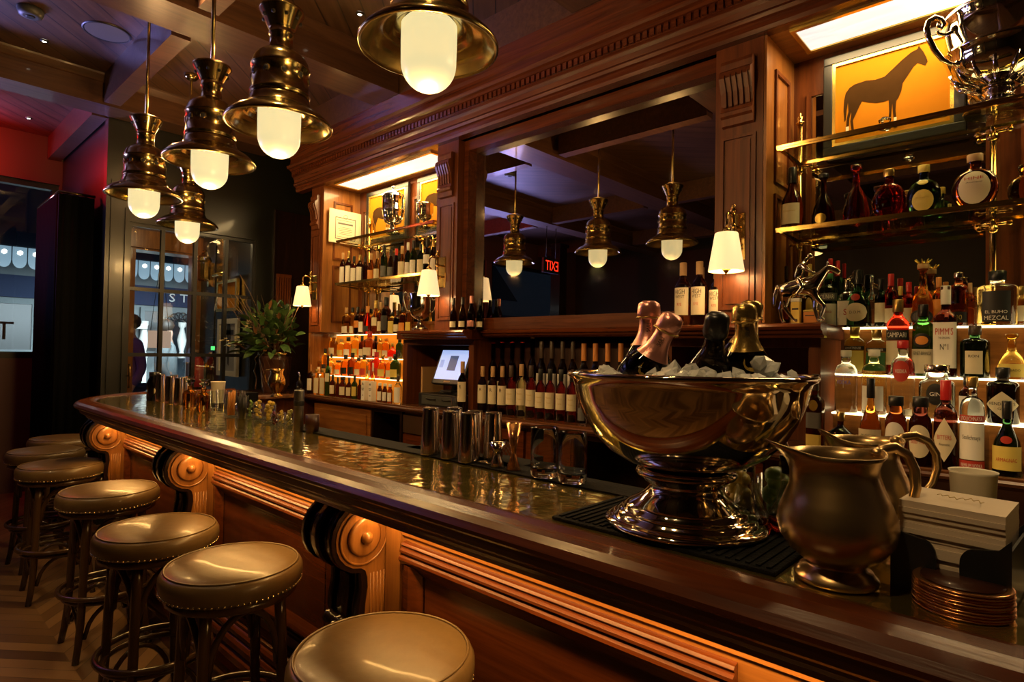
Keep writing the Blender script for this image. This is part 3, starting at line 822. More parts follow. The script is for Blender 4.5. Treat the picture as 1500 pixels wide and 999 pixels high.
# ================================================================ STOOLS
def make_stool():
    r = thing('bar_stool', '', 'stool', (0, 0, 0), 0, 'bentwood stools along the bar')
    s = MB().lathe([(.0, .702), (.06, .7025), (.12, .701), (.16, .697), (.178, .692), (.182, .6895), (.186, .690), (.193, .684), (.199, .672), (.200, .655), (.197, .638), (.192, .628), (.17, .624), (0, .624)], seg=48)
    c = s.obj('seat', 'leather', r)
    p = MB().tube([(.1845*math.cos(2*PI*i/48), .1845*math.sin(2*PI*i/48), .6915) for i in range(48)], .0028, 6, True); p.obj('piping', 'leather', c)
    nb = MB()
    for i in range(76):
        a = 2*PI*i/76; nb.sphere((.1965*math.cos(a), .1965*math.sin(a), .634), .0043, 1)
    nb.obj('nailheads', 'nailhead', c)
    MB().lathe([(.178, .600), (.184, .604), (.184, .624), (.16, .6245), (.16, .600)], seg=40, cap=False).obj('seat_ring', 'bentwood', r)
    A = [PI/4+PI/2*i for i in range(4)]
    for a in A:
        pts = [(.145, .604), (.150, .52), (.156, .40), (.161, .28), (.168, .16), (.180, .07), (.194, .0)]
        MB().tube([(q*math.cos(a), q*math.sin(a), z) for q, z in pts], [.017, .0165, .016, .0155, .015, .014, .0135], 12).obj('leg', 'bentwood', r)
    for i in range(4):
        a0, a1 = A[i], A[i]+PI/2
        P0 = Vector((.15*math.cos(a0), .15*math.sin(a0), 0)); P1 = Vector((.15*math.cos(a1), .15*math.sin(a1), 0)); pts = []
        for u in range(17):
            tt = u/16; w = P0.lerp(P1, .04+.92*tt); bow = 1+.20*math.sin(PI*tt)
            zz = .40+.185*math.sin(PI*tt)**.55
            pts.append((w.x*bow, w.y*bow, zz))
        MB().tube(pts, .0105, 8).obj('arch_brace', 'bentwood', r)
        pts = []
        for u in range(13):
            tt = u/12; w = P0.lerp(P1, .06+.88*tt)*1.12; bow = 1+.12*math.sin(PI*tt)
            zz = .09+.135*math.sin(PI*tt)**.6
            pts.append((w.x*bow, w.y*bow, zz))
        MB().tube(pts, .009, 8).obj('foot_brace', 'bentwood', r)
    for zz, rr in ((.262, .178), (.238, .158)):
        MB().tube([(rr*math.cos(2*PI*i/40), rr*math.sin(2*PI*i/40), zz) for i in range(40)], .0115, 8, True).obj('foot_ring', 'bentwood', r)
    return r
ST = [((.778, 1.086), .05, 'nearest bar stool, large tan leather seat cut off by the bottom of the photo'),
      ((.772, 1.848), -.08, 'second nearest tan leather bar stool, beside the nearest corbel'),
      ((.73, 2.395), .1, 'third nearest tan leather bar stool, in front of the middle corbel'),
      ((.766, 3.181), .0, 'fourth nearest tan leather bar stool with full legs visible on the floor'),
      ((.74, 4.02), -.05, 'fifth nearest tan leather bar stool, below the farthest scroll corbel'),
      ((.768, 4.60), .1, 'bar stool just past the corner of the bar, mostly hidden by nearer seats'),
      ((.95, 5.14), .1, 'farthest whole bar stool seat, by the black draped enclosure'),
      ((1.42, 4.86), .4, 'bar stool behind the bar corner showing only a sliver of seat')]
st0 = make_stool()
for i, ((x, y), rz, lab) in enumerate(ST):
    if i == 0: o = st0; o.location = (x, y, 0); o.rotation_euler = (0, 0, rz); o['label'] = lab
    else: o = copy_tree(st0, None, lab, (x, y, 0), rz)
# ================================================================ PENDANTS
def make_pendant():
    r = thing('pendant_lamp', '', 'pendant lamp', (0, 0, 0), 0, 'brass pendants over the bar')
    g = [(0, 0)]
    for i in range(1, 9):
        a = -PI/2 + PI/2*i/8; g.append((.0775*math.cos(a), .0775+.0775*math.sin(a)))
    g += [(.0785, .14), (.0785, .185), (.07, .195)]
    MB().lathe(g, seg=36).obj('globe', 'opal_globe', r)
    MB().lathe([(.072, .196), (.086, .190), (.092, .182), (.100, .178), (.112, .176), (.118, .166), (.130, .162), (.150, .158), (.168, .144), (.182, .130), (.190, .120), (.196, .122), (.197, .130), (.188, .142), (.172, .158), (.150, .172), (.130, .180), (.116, .196), (.110, .215), (.108, .23), (.072, .23)], seg=48, cap=False).obj('reflector', 'aged_brass', r)
    b = MB().lathe([(.108, .2305), (.106, .235), (.110, .24), (.110, .247), (.104, .252), (.103, .335), (.107, .338), (.108, .346), (.104, .352), (.100, .37), (.090, .388), (.072, .402), (.052, .410), (.050, .414)], seg=40)
    h = b
    for i in range(10):
        a = 2*PI*(i+.5)/10; c, s_ = math.cos(a), math.sin(a)
        ring = [(.1035*c - s_*.012*math.cos(q), .1035*s_ + c*.012*math.cos(q), .305+.012*math.sin(q)) for q in [2*PI*k/12 for k in range(12)]]
        h.tube(ring, .003, 5, True)
    b.obj('body', 'aged_brass', r)
    hd = MB().sphere((0, 0, 0), .0125, 2, (.6, 1, 1)).obj('vent_hole', 'ink_black', r); hd0 = hd
    for i in range(10):
        a = 2*PI*(i+.5)/10; c, s_ = math.cos(a), math.sin(a)
        hd = hd0 if i == 0 else hd0.copy()
        if i: COL.objects.link(hd)
        hd.location = (.101*c, .101*s_, .305); hd.rotation_euler = (0, 0, a)
    MB().lathe([(.046, .4142), (.044, .42), (.041, .47), (.046, .474), (.046, .482), (.042, .486), (.05, .50), (.064, .53), (.080, .560), (.083, .566), (.081, .572), (.070, .578), (.045, .588), (.02, .594), (.012, .60)], seg=32).obj('crown', 'aged_brass', r)
    hc0 = MB().sphere((0, 0, 0), .009, 1).obj('crown_hole', 'ink_black', r)
    for i in range(9):
        a = 2*PI*i/9; q = hc0 if i == 0 else hc0.copy()
        if i: COL.objects.link(q)
        q.location = (.0665*math.cos(a), .0665*math.sin(a), .535)
    MB().tube([(0, 0, .60), (0, 0, 1.165)], .0085, 10).obj('rod', 'aged_brass', r)
    MB().lathe([(.03, 1.165), (.045, 1.18), (.05, 1.1995)], seg=20).obj('canopy', 'aged_brass', r)
    return r
PL = [((1.057, 1.317), 'nearest brass pendant lamp, cropped by the top edge of the photo'),
      ((1.057, 2.216), 'second nearest brass pendant lamp with glowing opal globe, left of the nearest pendant'),
      ((1.057, 2.90), 'third nearest brass pendant lamp, between the second lamp and the smaller far ones'),
      ((1.057, 3.86), 'brass pendant lamp leftmost in the photo, fourth along the bar'),
      ((1.52, 4.55), 'smallest farthest brass pendant lamp, hanging in front of the vestibule glazing')]
pd0 = make_pendant()
for i, ((x, y), lab) in enumerate(PL):
    if i == 0: o = pd0; o.location = (x, y, 2.07); o['label'] = lab
    else: copy_tree(pd0, None, lab, (x, y, 2.07), .3*i)
# ceiling details
def spot(px, py, z, lab):
    p = on_z(px, py, ZCEIL-.002)
    t = thing('ceiling_spotlight', lab, 'spotlight', (p.x, p.y, ZCEIL))
    MB().lathe([(.012, -.008), (.02, -.008), (.024, -.003), (.024, -.0005)], seg=18, cap=False).obj('rim', 'black_plastic', t)
    MB().lathe([(.012, -.007), (.012, -.002)], seg=14).obj('lens', 'spot_lens', t)
    return p
spot(65, 60, 0, 'tiny recessed spotlight in the violet-lit ceiling boards by the smoke alarm')
spot(42, 173, 0, 'tiny recessed spotlight in the red-lit far ceiling bay')
spot(527, 20, 0, 'tiny recessed spotlight in the amber ceiling boards above the second pendant')
p = on_z(45, 13, ZCEIL)
t = thing('smoke_detector', 'round dark smoke alarm on the ceiling at the top left', 'smoke detector', p)
MB().lathe([(.035, -.045), (.055, -.04), (.062, -.02), (.065, -.001)], seg=24).obj('housing', 'grey_plastic', t)
MB().lathe([(.018, -.05), (.022, -.045)], seg=16).obj('sensor', 'black_plastic', t)
p = on_z(157, 47, ZCEIL)
t = thing('ceiling_speaker', 'round dark grille speaker flush in the ceiling boards', 'speaker', p)
MB().lathe([(.115, -.004), (.125, -.008), (.13, -.001)], seg=32, cap=False).obj('rim', 'black_plastic', t)
MB().lathe([(.115, -.005), (.115, -.001)], seg=32).obj('grille', 'label_grey', t)
# ================================================================ ON THE BAR
def at_depth(px, py, D):
    d = ray(px, py); fwd = -(d.x*0+0)  # camera-axis depth of the ray is FPX
    k = D/FPX
    return Vector((d.x*k, d.y*k, HC+d.z*k))
def aim(o, bottom, top):
    z = (Vector(top)-Vector(bottom)).normalized(); c = Vector((-.80, -.60, 0))
    x = -(c-z*c.dot(z)).normalized(); y = z.cross(x)
    q = Matrix((x, y, z)).transposed().to_quaternion()
    o.rotation_mode = 'QUATERNION'; o.rotation_quaternion = q; o.location = bottom
ZM = ZT+.0087
# --- champagne bowl
BC = (.975, .485)
t = thing('champagne_bowl', 'large polished silver footed bowl full of ice and champagne bottles', 'bowl', (BC[0], BC[1], ZM))
MB().lathe([(0,.0), (.133,.0), (.138,.003), (.136,.008), (.126,.012), (.120,.013), (.118,.019), (.110,.024), (.106,.025), (.104,.031), (.095,.036), (.080,.044), (.067,.055), (.061,.064), (.0605,.069), (.070,.073), (.072,.077), (.083,.083), (.086,.089), (.082,.094), (.070,.097), (.0,.0975)], seg=72).obj('foot', 'silver', t)
MB().lathe([(.0,.0978), (.075,.099), (.105,.108), (.135,.127), (.160,.153), (.179,.185), (.190,.215), (.195,.238), (.198,.247), (.206,.252), (.2085,.256), (.2075,.260), (.202,.2615), (.196,.258), (.191,.238), (.186,.216), (.175,.188), (.156,.157), (.131,.131), (.10,.112), (.06,.104), (0,.102)], seg=96).obj('bowl', 'silver', t)
ic = MB()
r2 = random.Random(3)
def chunk(mb, c, s):
    b = bmesh.new(); bmesh.ops.create_icosphere(b, subdivisions=1, radius=s)
    sx, sy, sz = [r2.uniform(.55, 1.2) for _ in range(3)]
    R = Matrix.Rotation(r2.uniform(0, 6), 4, 'X') @ Matrix.Rotation(r2.uniform(0, 6), 4, 'Z')
    for v in b.verts:
        k = r2.uniform(.72, 1.18)
        v.co = R @ Vector((v.co.x*sx*k, v.co.y*sy*k, v.co.z*sz*k))
    mb.merge(b, Matrix.Translation(c))
for i in range(170):
    a = r2.uniform(0, 2*PI); q = .166*math.sqrt(r2.random())
    chunk(ic, (BC[0]+q*math.cos(a), BC[1]+q*math.sin(a), ZM+.241+.018*(1-q/.18)+r2.uniform(-.006, .010)), r2.uniform(.012, .022))
for (px, py) in ((1110, 532), (1120, 538), (1098, 534), (1130, 541), (1085, 540), (960, 541), (975, 545), (945, 544), (1160, 548), (1010, 546), (1030, 545)):
    chunk(ic, at_depth(px, py, 1.04+r2.uniform(-.05, .08)), r2.uniform(.016, .024))
o = ic.obj('crushed_ice', 'ice'); tag(o, 'heap of clear ice chunks filling the silver champagne bowl', 'ice'); o['kind'] = 'stuff'
def champagne(lab, top, bottom, foil, med, txt=None):
    t = thing('champagne_bottle', lab, 'bottle', (0, 0, 0), 0, 'champagne bottles in the ice bowl')
    H = .31
    MB().lathe([(0,.10), (.040,.10), (.0445,.105), (.0445,.195), (.0435,.205), (.040,.216), (.034,.228), (.0265,.240), (.0205,.251), (.0170,.262), (.0155,.275), (.0155,.30), (0,.30)], seg=28).obj('bottle_glass', 'black_glass' if foil != 'none' else 'black_glass', t)
    if foil != 'none':
        f = MB().lathe([(.0296,.2365), (.0275,.2400), (.0214,.2510), (.0179,.262), (.0166,.274), (.0165,.283), (.0172,.286), (.0205,.288), (.0212,.296), (.0205,.305), (.019,.313), (.012,.318), (0,.319)], seg=28, cap=False)
        fo = f.obj('foil', foil, t)
        MB().tube([(.0215*math.cos(2*PI*i/20), .0215*math.sin(2*PI*i/20), .287+.001*math.sin(i*2.2)) for i in range(20)], .0016, 6, True).obj('wire_ring', 'cap_gold', fo)
        if txt:
            x = text_obj(txt, .008, fo, 'lettering', 'ink_black', bend=.0208, width=.030, face=PI, z=0)
            # run the letters up the neck
            for v in x.data.vertices:
                a = math.atan2(v.co.y, v.co.x); z = v.co.z
                u = ((a-PI+PI) % (2*PI)-PI)*.0208
                r_ = .0182; v.co = Vector((r_*math.cos(PI-.1-z/r_), r_*math.sin(PI-.1-z/r_), .262-u))
    else:
        MB().lathe([(.0165,.272), (.0195,.276), (.0215,.284), (.0212,.296), (.0205,.305), (.019,.313), (.012,.318), (0,.319)], seg=28, cap=False).obj('cap', 'cap_black', t)
    if med:
        m2 = MB(); curved_patch(m2, .0405, .205, .234, PI, .42, 10, shape=OVAL)
        vs = m2.bm.verts
        for v in vs:
            z = v.co.z; rr = .0435-(z-.205)*.32-max(0, z-.216)*.27
            k = (rr+.0008)/math.hypot(v.co.x, v.co.y); v.co.x *= k; v.co.y *= k
        m2.obj('medallion', med, t)
    aim(t, bottom, top)
    # turn the front towards the room
    return t
def cb(lab, ptop, plow, D1, D2, foil, med, txt=None):
    a = at_depth(*ptop, D1); b = at_depth(*plow, D2); v = (a-b).normalized()
    champagne(lab, a, a - v*.318, foil, med, txt)
cb('pink foiled champagne bottle standing upright at the left of the ice bowl', (951, 441), (948, 530), 1.10, 1.10, 'pink_foil', 'label_cream', 'LANSON')
cb('pink foiled champagne bottle leaning right across the upright pink one', (988, 461), (946, 540), 1.02, 1.05, 'pink_foil', 'gilt', 'LANSON')
cb('dark champagne bottle without foil in the middle of the ice bowl', (1052, 458), (1040, 545), 1.02, 1.05, 'none', 'label_cream')
cb('gold foiled champagne bottle at the right front of the ice bowl', (1090, 445), (1094, 540), 1.04, 1.05, 'gold_foil', 'gilt', 'RUINART')
cb('gold foiled champagne bottle half hidden behind the front gold one', (1103, 441), (1085, 540), 1.10, 1.11, 'gold_foil', None)
# --- jugs
def jug(lab, loc, s=1.0, hs=1.0, lip=.62):
    t = thing('water_jug', lab, 'jug', loc)
    prof = [(0,.0), (.046,.0), (.051,.003), (.051,.009), (.046,.013), (.044,.018), (.037,.021), (.036,.026), (.044,.031), (.058,.042), (.069,.058), (.0735,.076), (.0715,.092), (.065,.110), (.057,.128), (.0515,.144), (.051,.154), (.0545,.164), (.060,.172)]
    inner = [(.0575,.172), (.052,.163), (.0485,.152), (.049,.144), (.054,.128), (.062,.110), (.068,.092), (.069,.076), (.064,.056), (.04,.036), (0,.034)]
    b = MB(); b.lathe(prof+inner, seg=56, cap=False)
    sp = 2.32
    for v in b.bm.verts:
        a = math.atan2(v.co.y, v.co.x); d = (a-sp+PI) % (2*PI)-PI
        k = max(0, (v.co.z-.120)/.052); w = math.exp(-(d/.42)**2)*k**1.6
        f = 1+lip*w; v.co.x *= f; v.co.y *= f; v.co.z += .016*w
        dh = (a-(sp-PI)+PI) % (2*PI)-PI; v.co.z += .006*k*math.exp(-(dh/.5)**2)
    b.obj('body', 'pewter', t)
    hd = sp-PI; c, s_ = math.cos(hd), math.sin(hd)
    P = [(.052, .166), (.062, .176), (.078, .180), (.096, .170), (.106, .150), (.108, .126), (.102, .100), (.090, .080), (.076, .070), (.068, .066)]
    P = [(.05+(q-.05)*hs, z) for q, z in P]
    MB().tube([(q*c, q*s_, z) for q, z in P], [.006, .0075, .0075, .0068, .0065, .0063, .006, .006, .006, .005], 12).sphere((.055*c, .055*s_, .172), .010, 2, (1, 1, .8)).obj('handle', 'pewter', t)
    t.scale = (s, s, s)
    return t
p = on_z(1224, 851, ZT)
jug('pewter water jug with pouring lip in front of the champagne bowl', (p.x, p.y, ZT+.0005), 1.0)
j2 = jug('second pewter jug behind the front jug, showing its big curved handle', (1.115, row_y(1264, 1.115, ZT), ZT+.0005), .97, 1.3, .25)
# --- napkin caddy and coasters
NC = Vector((.985, .103, ZT+.0004)); NR = math.radians(-4)
t = thing('napkin_caddy', 'black napkin caddy with cut-out front at the right edge of the bar', 'caddy', NC, NR)
b = MB().box(-.062, .062, -.060, .060, 0, .004)
for x0, x1 in ((-.064, -.060), (.060, .064)):
    # front and back plates: two rounded lobes with a gap
    for sg in (-1, 1):
        o = [(sg*.062, 0), (sg*.012, 0), (sg*.012, .050)]
        for i in range(9):
            a = PI/2*i/8; o.append((sg*(.012+.016*(1-math.cos(a))), .050+.020*math.sin(a)))
        o += [(sg*.05, .074), (sg*.062, .088)]
        b.prism(o, 'x', x0, x1)
for y0, y1 in ((-.062, -.059), (.059, .062)): b.box(-.06, .06, y0, y1, .004, .075)
b.obj('caddy', 'black_plastic', t)
t = thing('napkin_stack', 'stack of cream paper napkins with faint script sitting in the caddy', 'napkins', (NC.x, NC.y, ZT+.0048), NR)
b = MB()
for i in range(16):
    z = .002+i*.0066; o = .0022*math.sin(i*1.7); tl = .05*max(0, i-4)/11
    q = [(-.054+o, -.055), (.054+o, -.055), (.054+o, .055), (-.054+o, .055)]
    vs = []
    for k, (x, y) in enumerate(q): vs.append((x, y, z + tl*(x*.12+y*.22)))
    t2 = .05*max(0, i+1-4)/11
    for k, (x, y) in enumerate(q): vs.append((x*1.0, y, z+.0064 + t2*(x*.12+y*.22)+ (.002 if i == 15 else 0)))
    b.add(vs, [(0,3,2,1), (4,5,6,7), (0,1,5,4), (1,2,6,5), (2,3,7,6), (3,0,4,7)])
b.obj('napkins', 'napkin_paper', t)
sq = []
for i in range(60):
    u = i/59; sq.append((-.008+.006*math.sin(u*38)+.004*math.sin(u*11), .022-.05*u, .1128+.0006+(.022-.05*u)*.011+ .001))
MB().tube(sq, .0005, 4).obj('script', 'ink_gold', t)
p = on_z(1409, 891, ZT)
def coaster(lab, z):
    c = MB().lathe([(.046, 0), (.0495, .0006), (.0505, .0016), (.0495, .0027), (.0475, .0032), (.044, .0026), (0, .0024), (0, 0)], seg=40, cap=False).obj('coaster', 'copper')
    c.location = (p.x+.0008*math.sin(z*9e3), p.y+.0008*math.cos(z*7e3), z); return tag(c, lab, 'coaster', 'coasters stacked beside the napkin caddy')
names = ['bottom', 'second', 'third', 'fourth', 'fifth', 'sixth', 'seventh', 'eighth', 'ninth', 'top']
cm = None
for i, nm in enumerate(names):
    lab = 'round copper rimmed coaster, %s one counting up the stack by the napkins' % nm
    if cm is None: cm = coaster(lab, ZT+.0004)
    else:
        q = cm.copy(); COL.objects.link(q); q['label'] = lab; q.location = (p.x+.0009*math.sin(i*2.1), p.y+.0009*math.cos(i*3.3), ZT+.0004+i*.00335)
t = thing('coaster_tray', 'dark glossy disc lying on top of the coaster stack', 'tray', (p.x, p.y, ZT+.0004+9*.00335+.0034))
MB().lathe([(0, 0), (.042, 0), (.042, .0012), (0, .0012)], seg=36).obj('disc', 'dark_red_wood', t)
# --- paper cups
def paper_cup(lab, loc, r, h, grp=None):
    t = thing('paper_cup', lab, 'cup', loc)
    MB().lathe([(0, .002), (r*.74, 0), (r*.76, .002), (r, h-.004), (r*1.05, h), (r*.97, h-.002), (r*.73, .004), (0, .004)], seg=28, cap=False).obj('cup', 'paper', t)
    return t
p = on_z(1424, 800, ZT); paper_cup('white paper cup behind the napkin caddy', (1.115, row_y(1425, 1.115, ZT), ZT), .029, .137)
# --- pour bottles and fruit behind the big bowl
def carafe(lab, px, py, liquid):
    p = on_z(px, py, ZT); t = thing('pour_bottle', lab, 'pour bottle', (p.x, p.y, ZT+.0005))
    MB().lathe([(0, 0), (.030, 0), (.033, .006), (.032, .03), (.018, .055), (.0105, .08), (.0105, .11), (.0125, .113), (.0095, .113), (.0085, .08), (.015, .055), (.029, .03), (.029, .006), (0, .004)], seg=28, cap=False).obj('bottle_glass', 'glassware', t)
    MB().lathe([(0, .0045), (.0285, .0065), (.0285, .026), (0, .026)], seg=24).obj('liquid', liquid, t)
    q = MB().lathe([(.0125, .1135), (.0125, .132), (.009, .134), (.009, .102)], seg=16); q.obj('stopper', 'ebony_z', t)
    MB().tube([(0, 0, .134), (0, .002, .15), (0, .012, .172), (0, .02, .186)], [.0045, .004, .0035, .003], 8).obj('spout', 'steel', t)
    return t
carafe('glass pour bottle of dark red liquid half hidden behind the bowl stem', 1096, 778, 'liquor_red')
carafe('glass pour bottle with steel spout between the bowl and the front jug', 1152, 782, 'liquor_red')
def fruit_jar(lab, px, py, r, h, fmat, seed, n=14, fr=.014, name='fruit', cat='jar', pos=None, wedge=False):
    p = pos or on_z(px, py, ZT); t = thing('garnish_jar', lab, cat, (p.x, p.y, ZT+.0005))
    MB().lathe([(0, 0), (r*.96, 0), (r, .004), (r, h), (r*.95, h), (r*.94, .007), (0, .006)], seg=28, cap=False).obj('jar_glass', 'glassware', t)
    q = random.Random(seed); b = MB()
    for i in range(n):
        a = q.uniform(0, 6.28); d = (r*.9-fr)*math.sqrt(q.random()); z = .008+fr+(h*1.02-.0-fr)*(i/n)
        if wedge: b.sphere((d*math.cos(a), d*math.sin(a), z), fr, 2, (1, q.uniform(.5, .9), q.uniform(.6, 1)))
        else: b.sphere((d*math.cos(a), d*math.sin(a), z), fr, 2)
    o = b.obj(name, fmat, t); o['kind'] = 'stuff'
    return t
fruit_jar('glass jar of green lime wedges behind the silver bowl and jug', 1138, 768, .036, .085, 'lime', 4, 14, .02, 'lime_wedges', wedge=True)
fruit_jar('glass jar of yellow lemon wedges just right of the bowl stem', 1083, 764, .034, .075, 'lemon', 5, 12, .02, 'lemon_wedges', wedge=True)
# --- tins, jiggers, tumblers at the service edge
t = thing('service_mat', 'long narrow black rubber mat along the back edge of the bar top', 'mat', (1.113, 1.28, ZT))
MB().box(-.026, .0245, -.80, .80, .0004, .0042, .001).obj('mat', 'black_rubber', t)
ZS = ZT+.0046
def tin(lab, x, y, r, h, z=ZS):
    t = thing('shaker_tin', lab, 'shaker tin', (x, y, z), 0, 'steel shaker tins')
    MB().lathe([(r*.97, 0), (r, .001), (r*1.0, .004), (r*.97, .02), (r*.82, h*.93), (r*.80, h*.975), (r*.74, h), (0, h-.003)], seg=36).obj('tin', 'steel', t)
    MB().lathe([(r*.79, h*.978), (r*.815, h*.985), (r*.79, h*.995)], seg=30, cap=False).obj('rolled_rim', 'steel', t)
    return t
fx = [(630, 665, 594, 29), (659, 670, 598, 29), (686, 676, 601, 31)]
labs = ['upturned steel shaker tin, front left of the cluster on the bar edge', 'upturned steel shaker tin, front middle of the cluster on the bar edge', 'upturned steel shaker tin, front right of the cluster beside the jiggers']
labb = ['upturned steel shaker tin behind the front left one', 'upturned steel shaker tin behind the front middle one', 'upturned steel shaker tin behind the front right one, nearest the jiggers']
for i, (px, py, ty, w) in enumerate(fx):
    P = on_z(px, py, ZS); P.x = 1.108; P.y = row_y(px, 1.108, ZS)
    D = to_px((P.x, P.y, ZS))[2]; r = rad_px(w, (P.x, P.y, ZS)); h = (py-3-ty)*D/FPX
    tin(labs[i], P.x, P.y, r, h)
    tin(labb[i], P.x+.073, P.y-.02, r*.97, h*1.0, ZT+.0025)
MB().box(XBK+.0005, XBK+.13, 1.05, 1.5, ZT-.10, ZT+.002, .003).obj('service_shelf', 'black_rubber', bar)
def jigger(lab, px, py, r, h, waist, mat):
    y = row_y(px, 1.115, ZS); t = thing('jigger', lab, 'jigger', (1.115, y, ZS))
    MB().lathe([(0, .003), (r*.9, 0), (r*.92, .001), (r*.3, h*waist), (r*.28, h*(waist+.03)), (r*.34, h*(waist+.06)), (r, h), (r*.94, h-.001), (r*.2, h*(waist+.1)), (0, h*(waist+.1))], seg=28, cap=False).obj('cup', mat, t)
    return t
jigger('small steel hourglass jigger right of the shaker tins', 728, 683, .022, .062, .5, 'steel')
jigger('tall copper jigger between the steel jigger and the mixing glasses', 752, 686, .020, .118, .33, 'copper')
p_ = MB().box(-.012, .012, -.02, .02, 0, .006, .001).obj('soap_dish', 'steel'); p_.location = (1.12, row_y(712, 1.12, ZS), ZS); tag(p_, 'small flat steel bar spoon rest behind the jiggers', 'tray')
def tumbler(lab, px, w, base, top):
    y = row_y(px, 1.112, ZS); q = (1.112, y, ZS); r = rad_px(w, q); h = (base-4-top)*to_px(q)[2]/FPX
    t = thing('mixing_glass', lab, 'glass', q, 0, 'heavy mixing glasses')
    MB().lathe([(0, 0), (r*.90, 0), (r*.97, .004), (r, .012), (r, h-.003), (r*.98, h), (r*.93, h-.001), (r*.92, h*.5), (r*.90, h*.24), (r*.80, h*.17), (0, h*.155)], seg=40, cap=False).obj('tumbler', 'glass_clear', t)
    return t
tumbler('heavy clear mixing glass next to the copper jigger', 797, 41, 698, 622)
tumbler('heavy clear mixing glass nearest the champagne bowl', 838, 43, 706, 629)
# --- far cluster at the bar end
XF = 1.095
def far_pos(px, x=XF): return Vector((x, row_y(px, x, ZT), ZT+.0004))
def far_dims(px, w, base, top, x=XF):
    q = far_pos(px, x); return q, rad_px(w, q), (base-top)*to_px(q)[2]/FPX
q, r, h = far_dims(225, 20, 587, 546)
t = thing('bitters_bottle', 'dark bottle with tan diamond label at the far end of the bar', 'bottle', q)
MB().lathe([(0, 0), (r*.95, 0), (r, .006), (r, h*.62), (r*.86, h*.72), (r*.7, h*.8), (r*.7, h*.86)], seg=24, n=3.5).obj('body', 'black_glass', t)
MB().lathe([(r*.74, h*.862), (r*.78, h*.88), (r*.78, h), (0, h)], seg=20).obj('cap', 'cap_black', t)
b = MB(); curved_patch(b, r*1.03, h*.06, h*.62, -2.3, .8, 12, shape=DIAMOND); b.obj('label', 'label_cream', t)
for i, (px, lab) in enumerate(((238, 'first from the left'), (245, 'second from the left'), (252, 'middle one'), (259, 'fourth from the left'), (265, 'last on the right'))):
    q, r, h = far_dims(px, 15, 593, 552)
    tin('tall steel tin in the tight row by the decanters, %s' % lab, q.x+(.03 if i % 2 else -.012), q.y, r, h, ZT+.0004)
def decanter(lab, px):
    q, r, h = far_dims(px, 19, 595, 549, 1.09); t = thing('decanter', lab, 'decanter', q, .5)
    MB().lathe([(0, 0), (r*.9, 0), (r*.95, .004), (r*.95, h*.45), (r*.85, h*.52), (r*.35, h*.58), (r*.32, h*.68), (r*.5, h*.70), (0, h*.70)], seg=32, n=5).obj('body', 'liquor_amber', t)
    MB().lathe([(0, h*.702), (r*.35, h*.71), (r*.3, h*.76), (r*.72, h*.82), (r*.78, h*.88), (r*.4, h*.93), (r*.75, h*.97), (r*.8, h), (0, h*1.0)], seg=10, smooth=False).obj('stopper', 'glass_clear', t)
decanter('square cut decanter of amber spirit with glass stopper, left of the pair', 278)
decanter('square cut decanter of amber spirit with glass stopper, right of the pair', 298)
def bar_glass(lab, px, w, base, top, fill=None, fh=.5):
    q, r, h = far_dims(px, w, base, top, 1.085); t = thing('bar_glass', lab, 'glass', q)
    MB().lathe([(0, 0), (r*.82, 0), (r*.86, .003), (r, h), (r*.94, h), (r*.80, .008), (0, .007)], seg=28, cap=False).obj('tumbler', 'glassware', t)
    if fill: MB().lathe([(0, .0075), (r*.78, .0085), (r*(.78+.13*fh), h*fh), (0, h*fh)], seg=24).obj('drink', fill, t)
bar_glass('plain tumbler beside the right decanter', 312, 12, 598, 566, 'liquor_clear', .2)
bar_glass('clear ribbed tumbler left of the amber jar', 323, 14, 602, 566)
q, r, h = far_dims(340, 19, 605, 566, 1.085)
t = thing('spice_jar', 'glass jar filled with amber cinnamon sticks near the straws', 'jar', q)
MB().lathe([(0, 0), (r*.95, 0), (r, .004), (r, h), (r*.95, h), (r*.94, .006), (0, .005)], seg=28, n=4, cap=False).obj('jar_glass', 'glassware', t)
b = MB(); q2 = random.Random(9)
for i in range(22):
    a = q2.uniform(0, 6.28); d = r*.72*math.sqrt(q2.random()); b.tube([(d*math.cos(a), d*math.sin(a), .008), (d*math.cos(a+.3), d*math.sin(a+.3), h*q2.uniform(.85, 1.0))], .004, 6)
o = b.obj('cinnamon_sticks', 'label_orange', t); o['kind'] = 'stuff'
q, r, h = far_dims(354, 14, 607, 574, 1.085)
t = thing('straw_cup', 'black cup bristling with short black straws', 'cup', q)
MB().lathe([(0, 0), (r*.8, 0), (r, h*.95), (r*.94, h*.95), (r*.75, .005), (0, .005)], seg=24, cap=False).obj('cup', 'black_plastic', t)
b = MB(); 
for i in range(26):
    a = q2.uniform(0, 6.28); d = r*.6*math.sqrt(q2.random()); b.tube([(d*math.cos(a), d*math.sin(a), .01), (2.4*d*math.cos(a), 2.4*d*math.sin(a), h*q2.uniform(1.0, 1.25))], .0022, 5)
o = b.obj('straws', 'straw_black', t); o['kind'] = 'stuff'
q = far_pos(356, 1.19); 
paper_cup('white paper cup behind the black straws at the far end', (1.30, row_y(356, 1.30, ZT)+.32, ZT+.0005), rad_px(20, (1.30, 4.0, ZT)), .115)
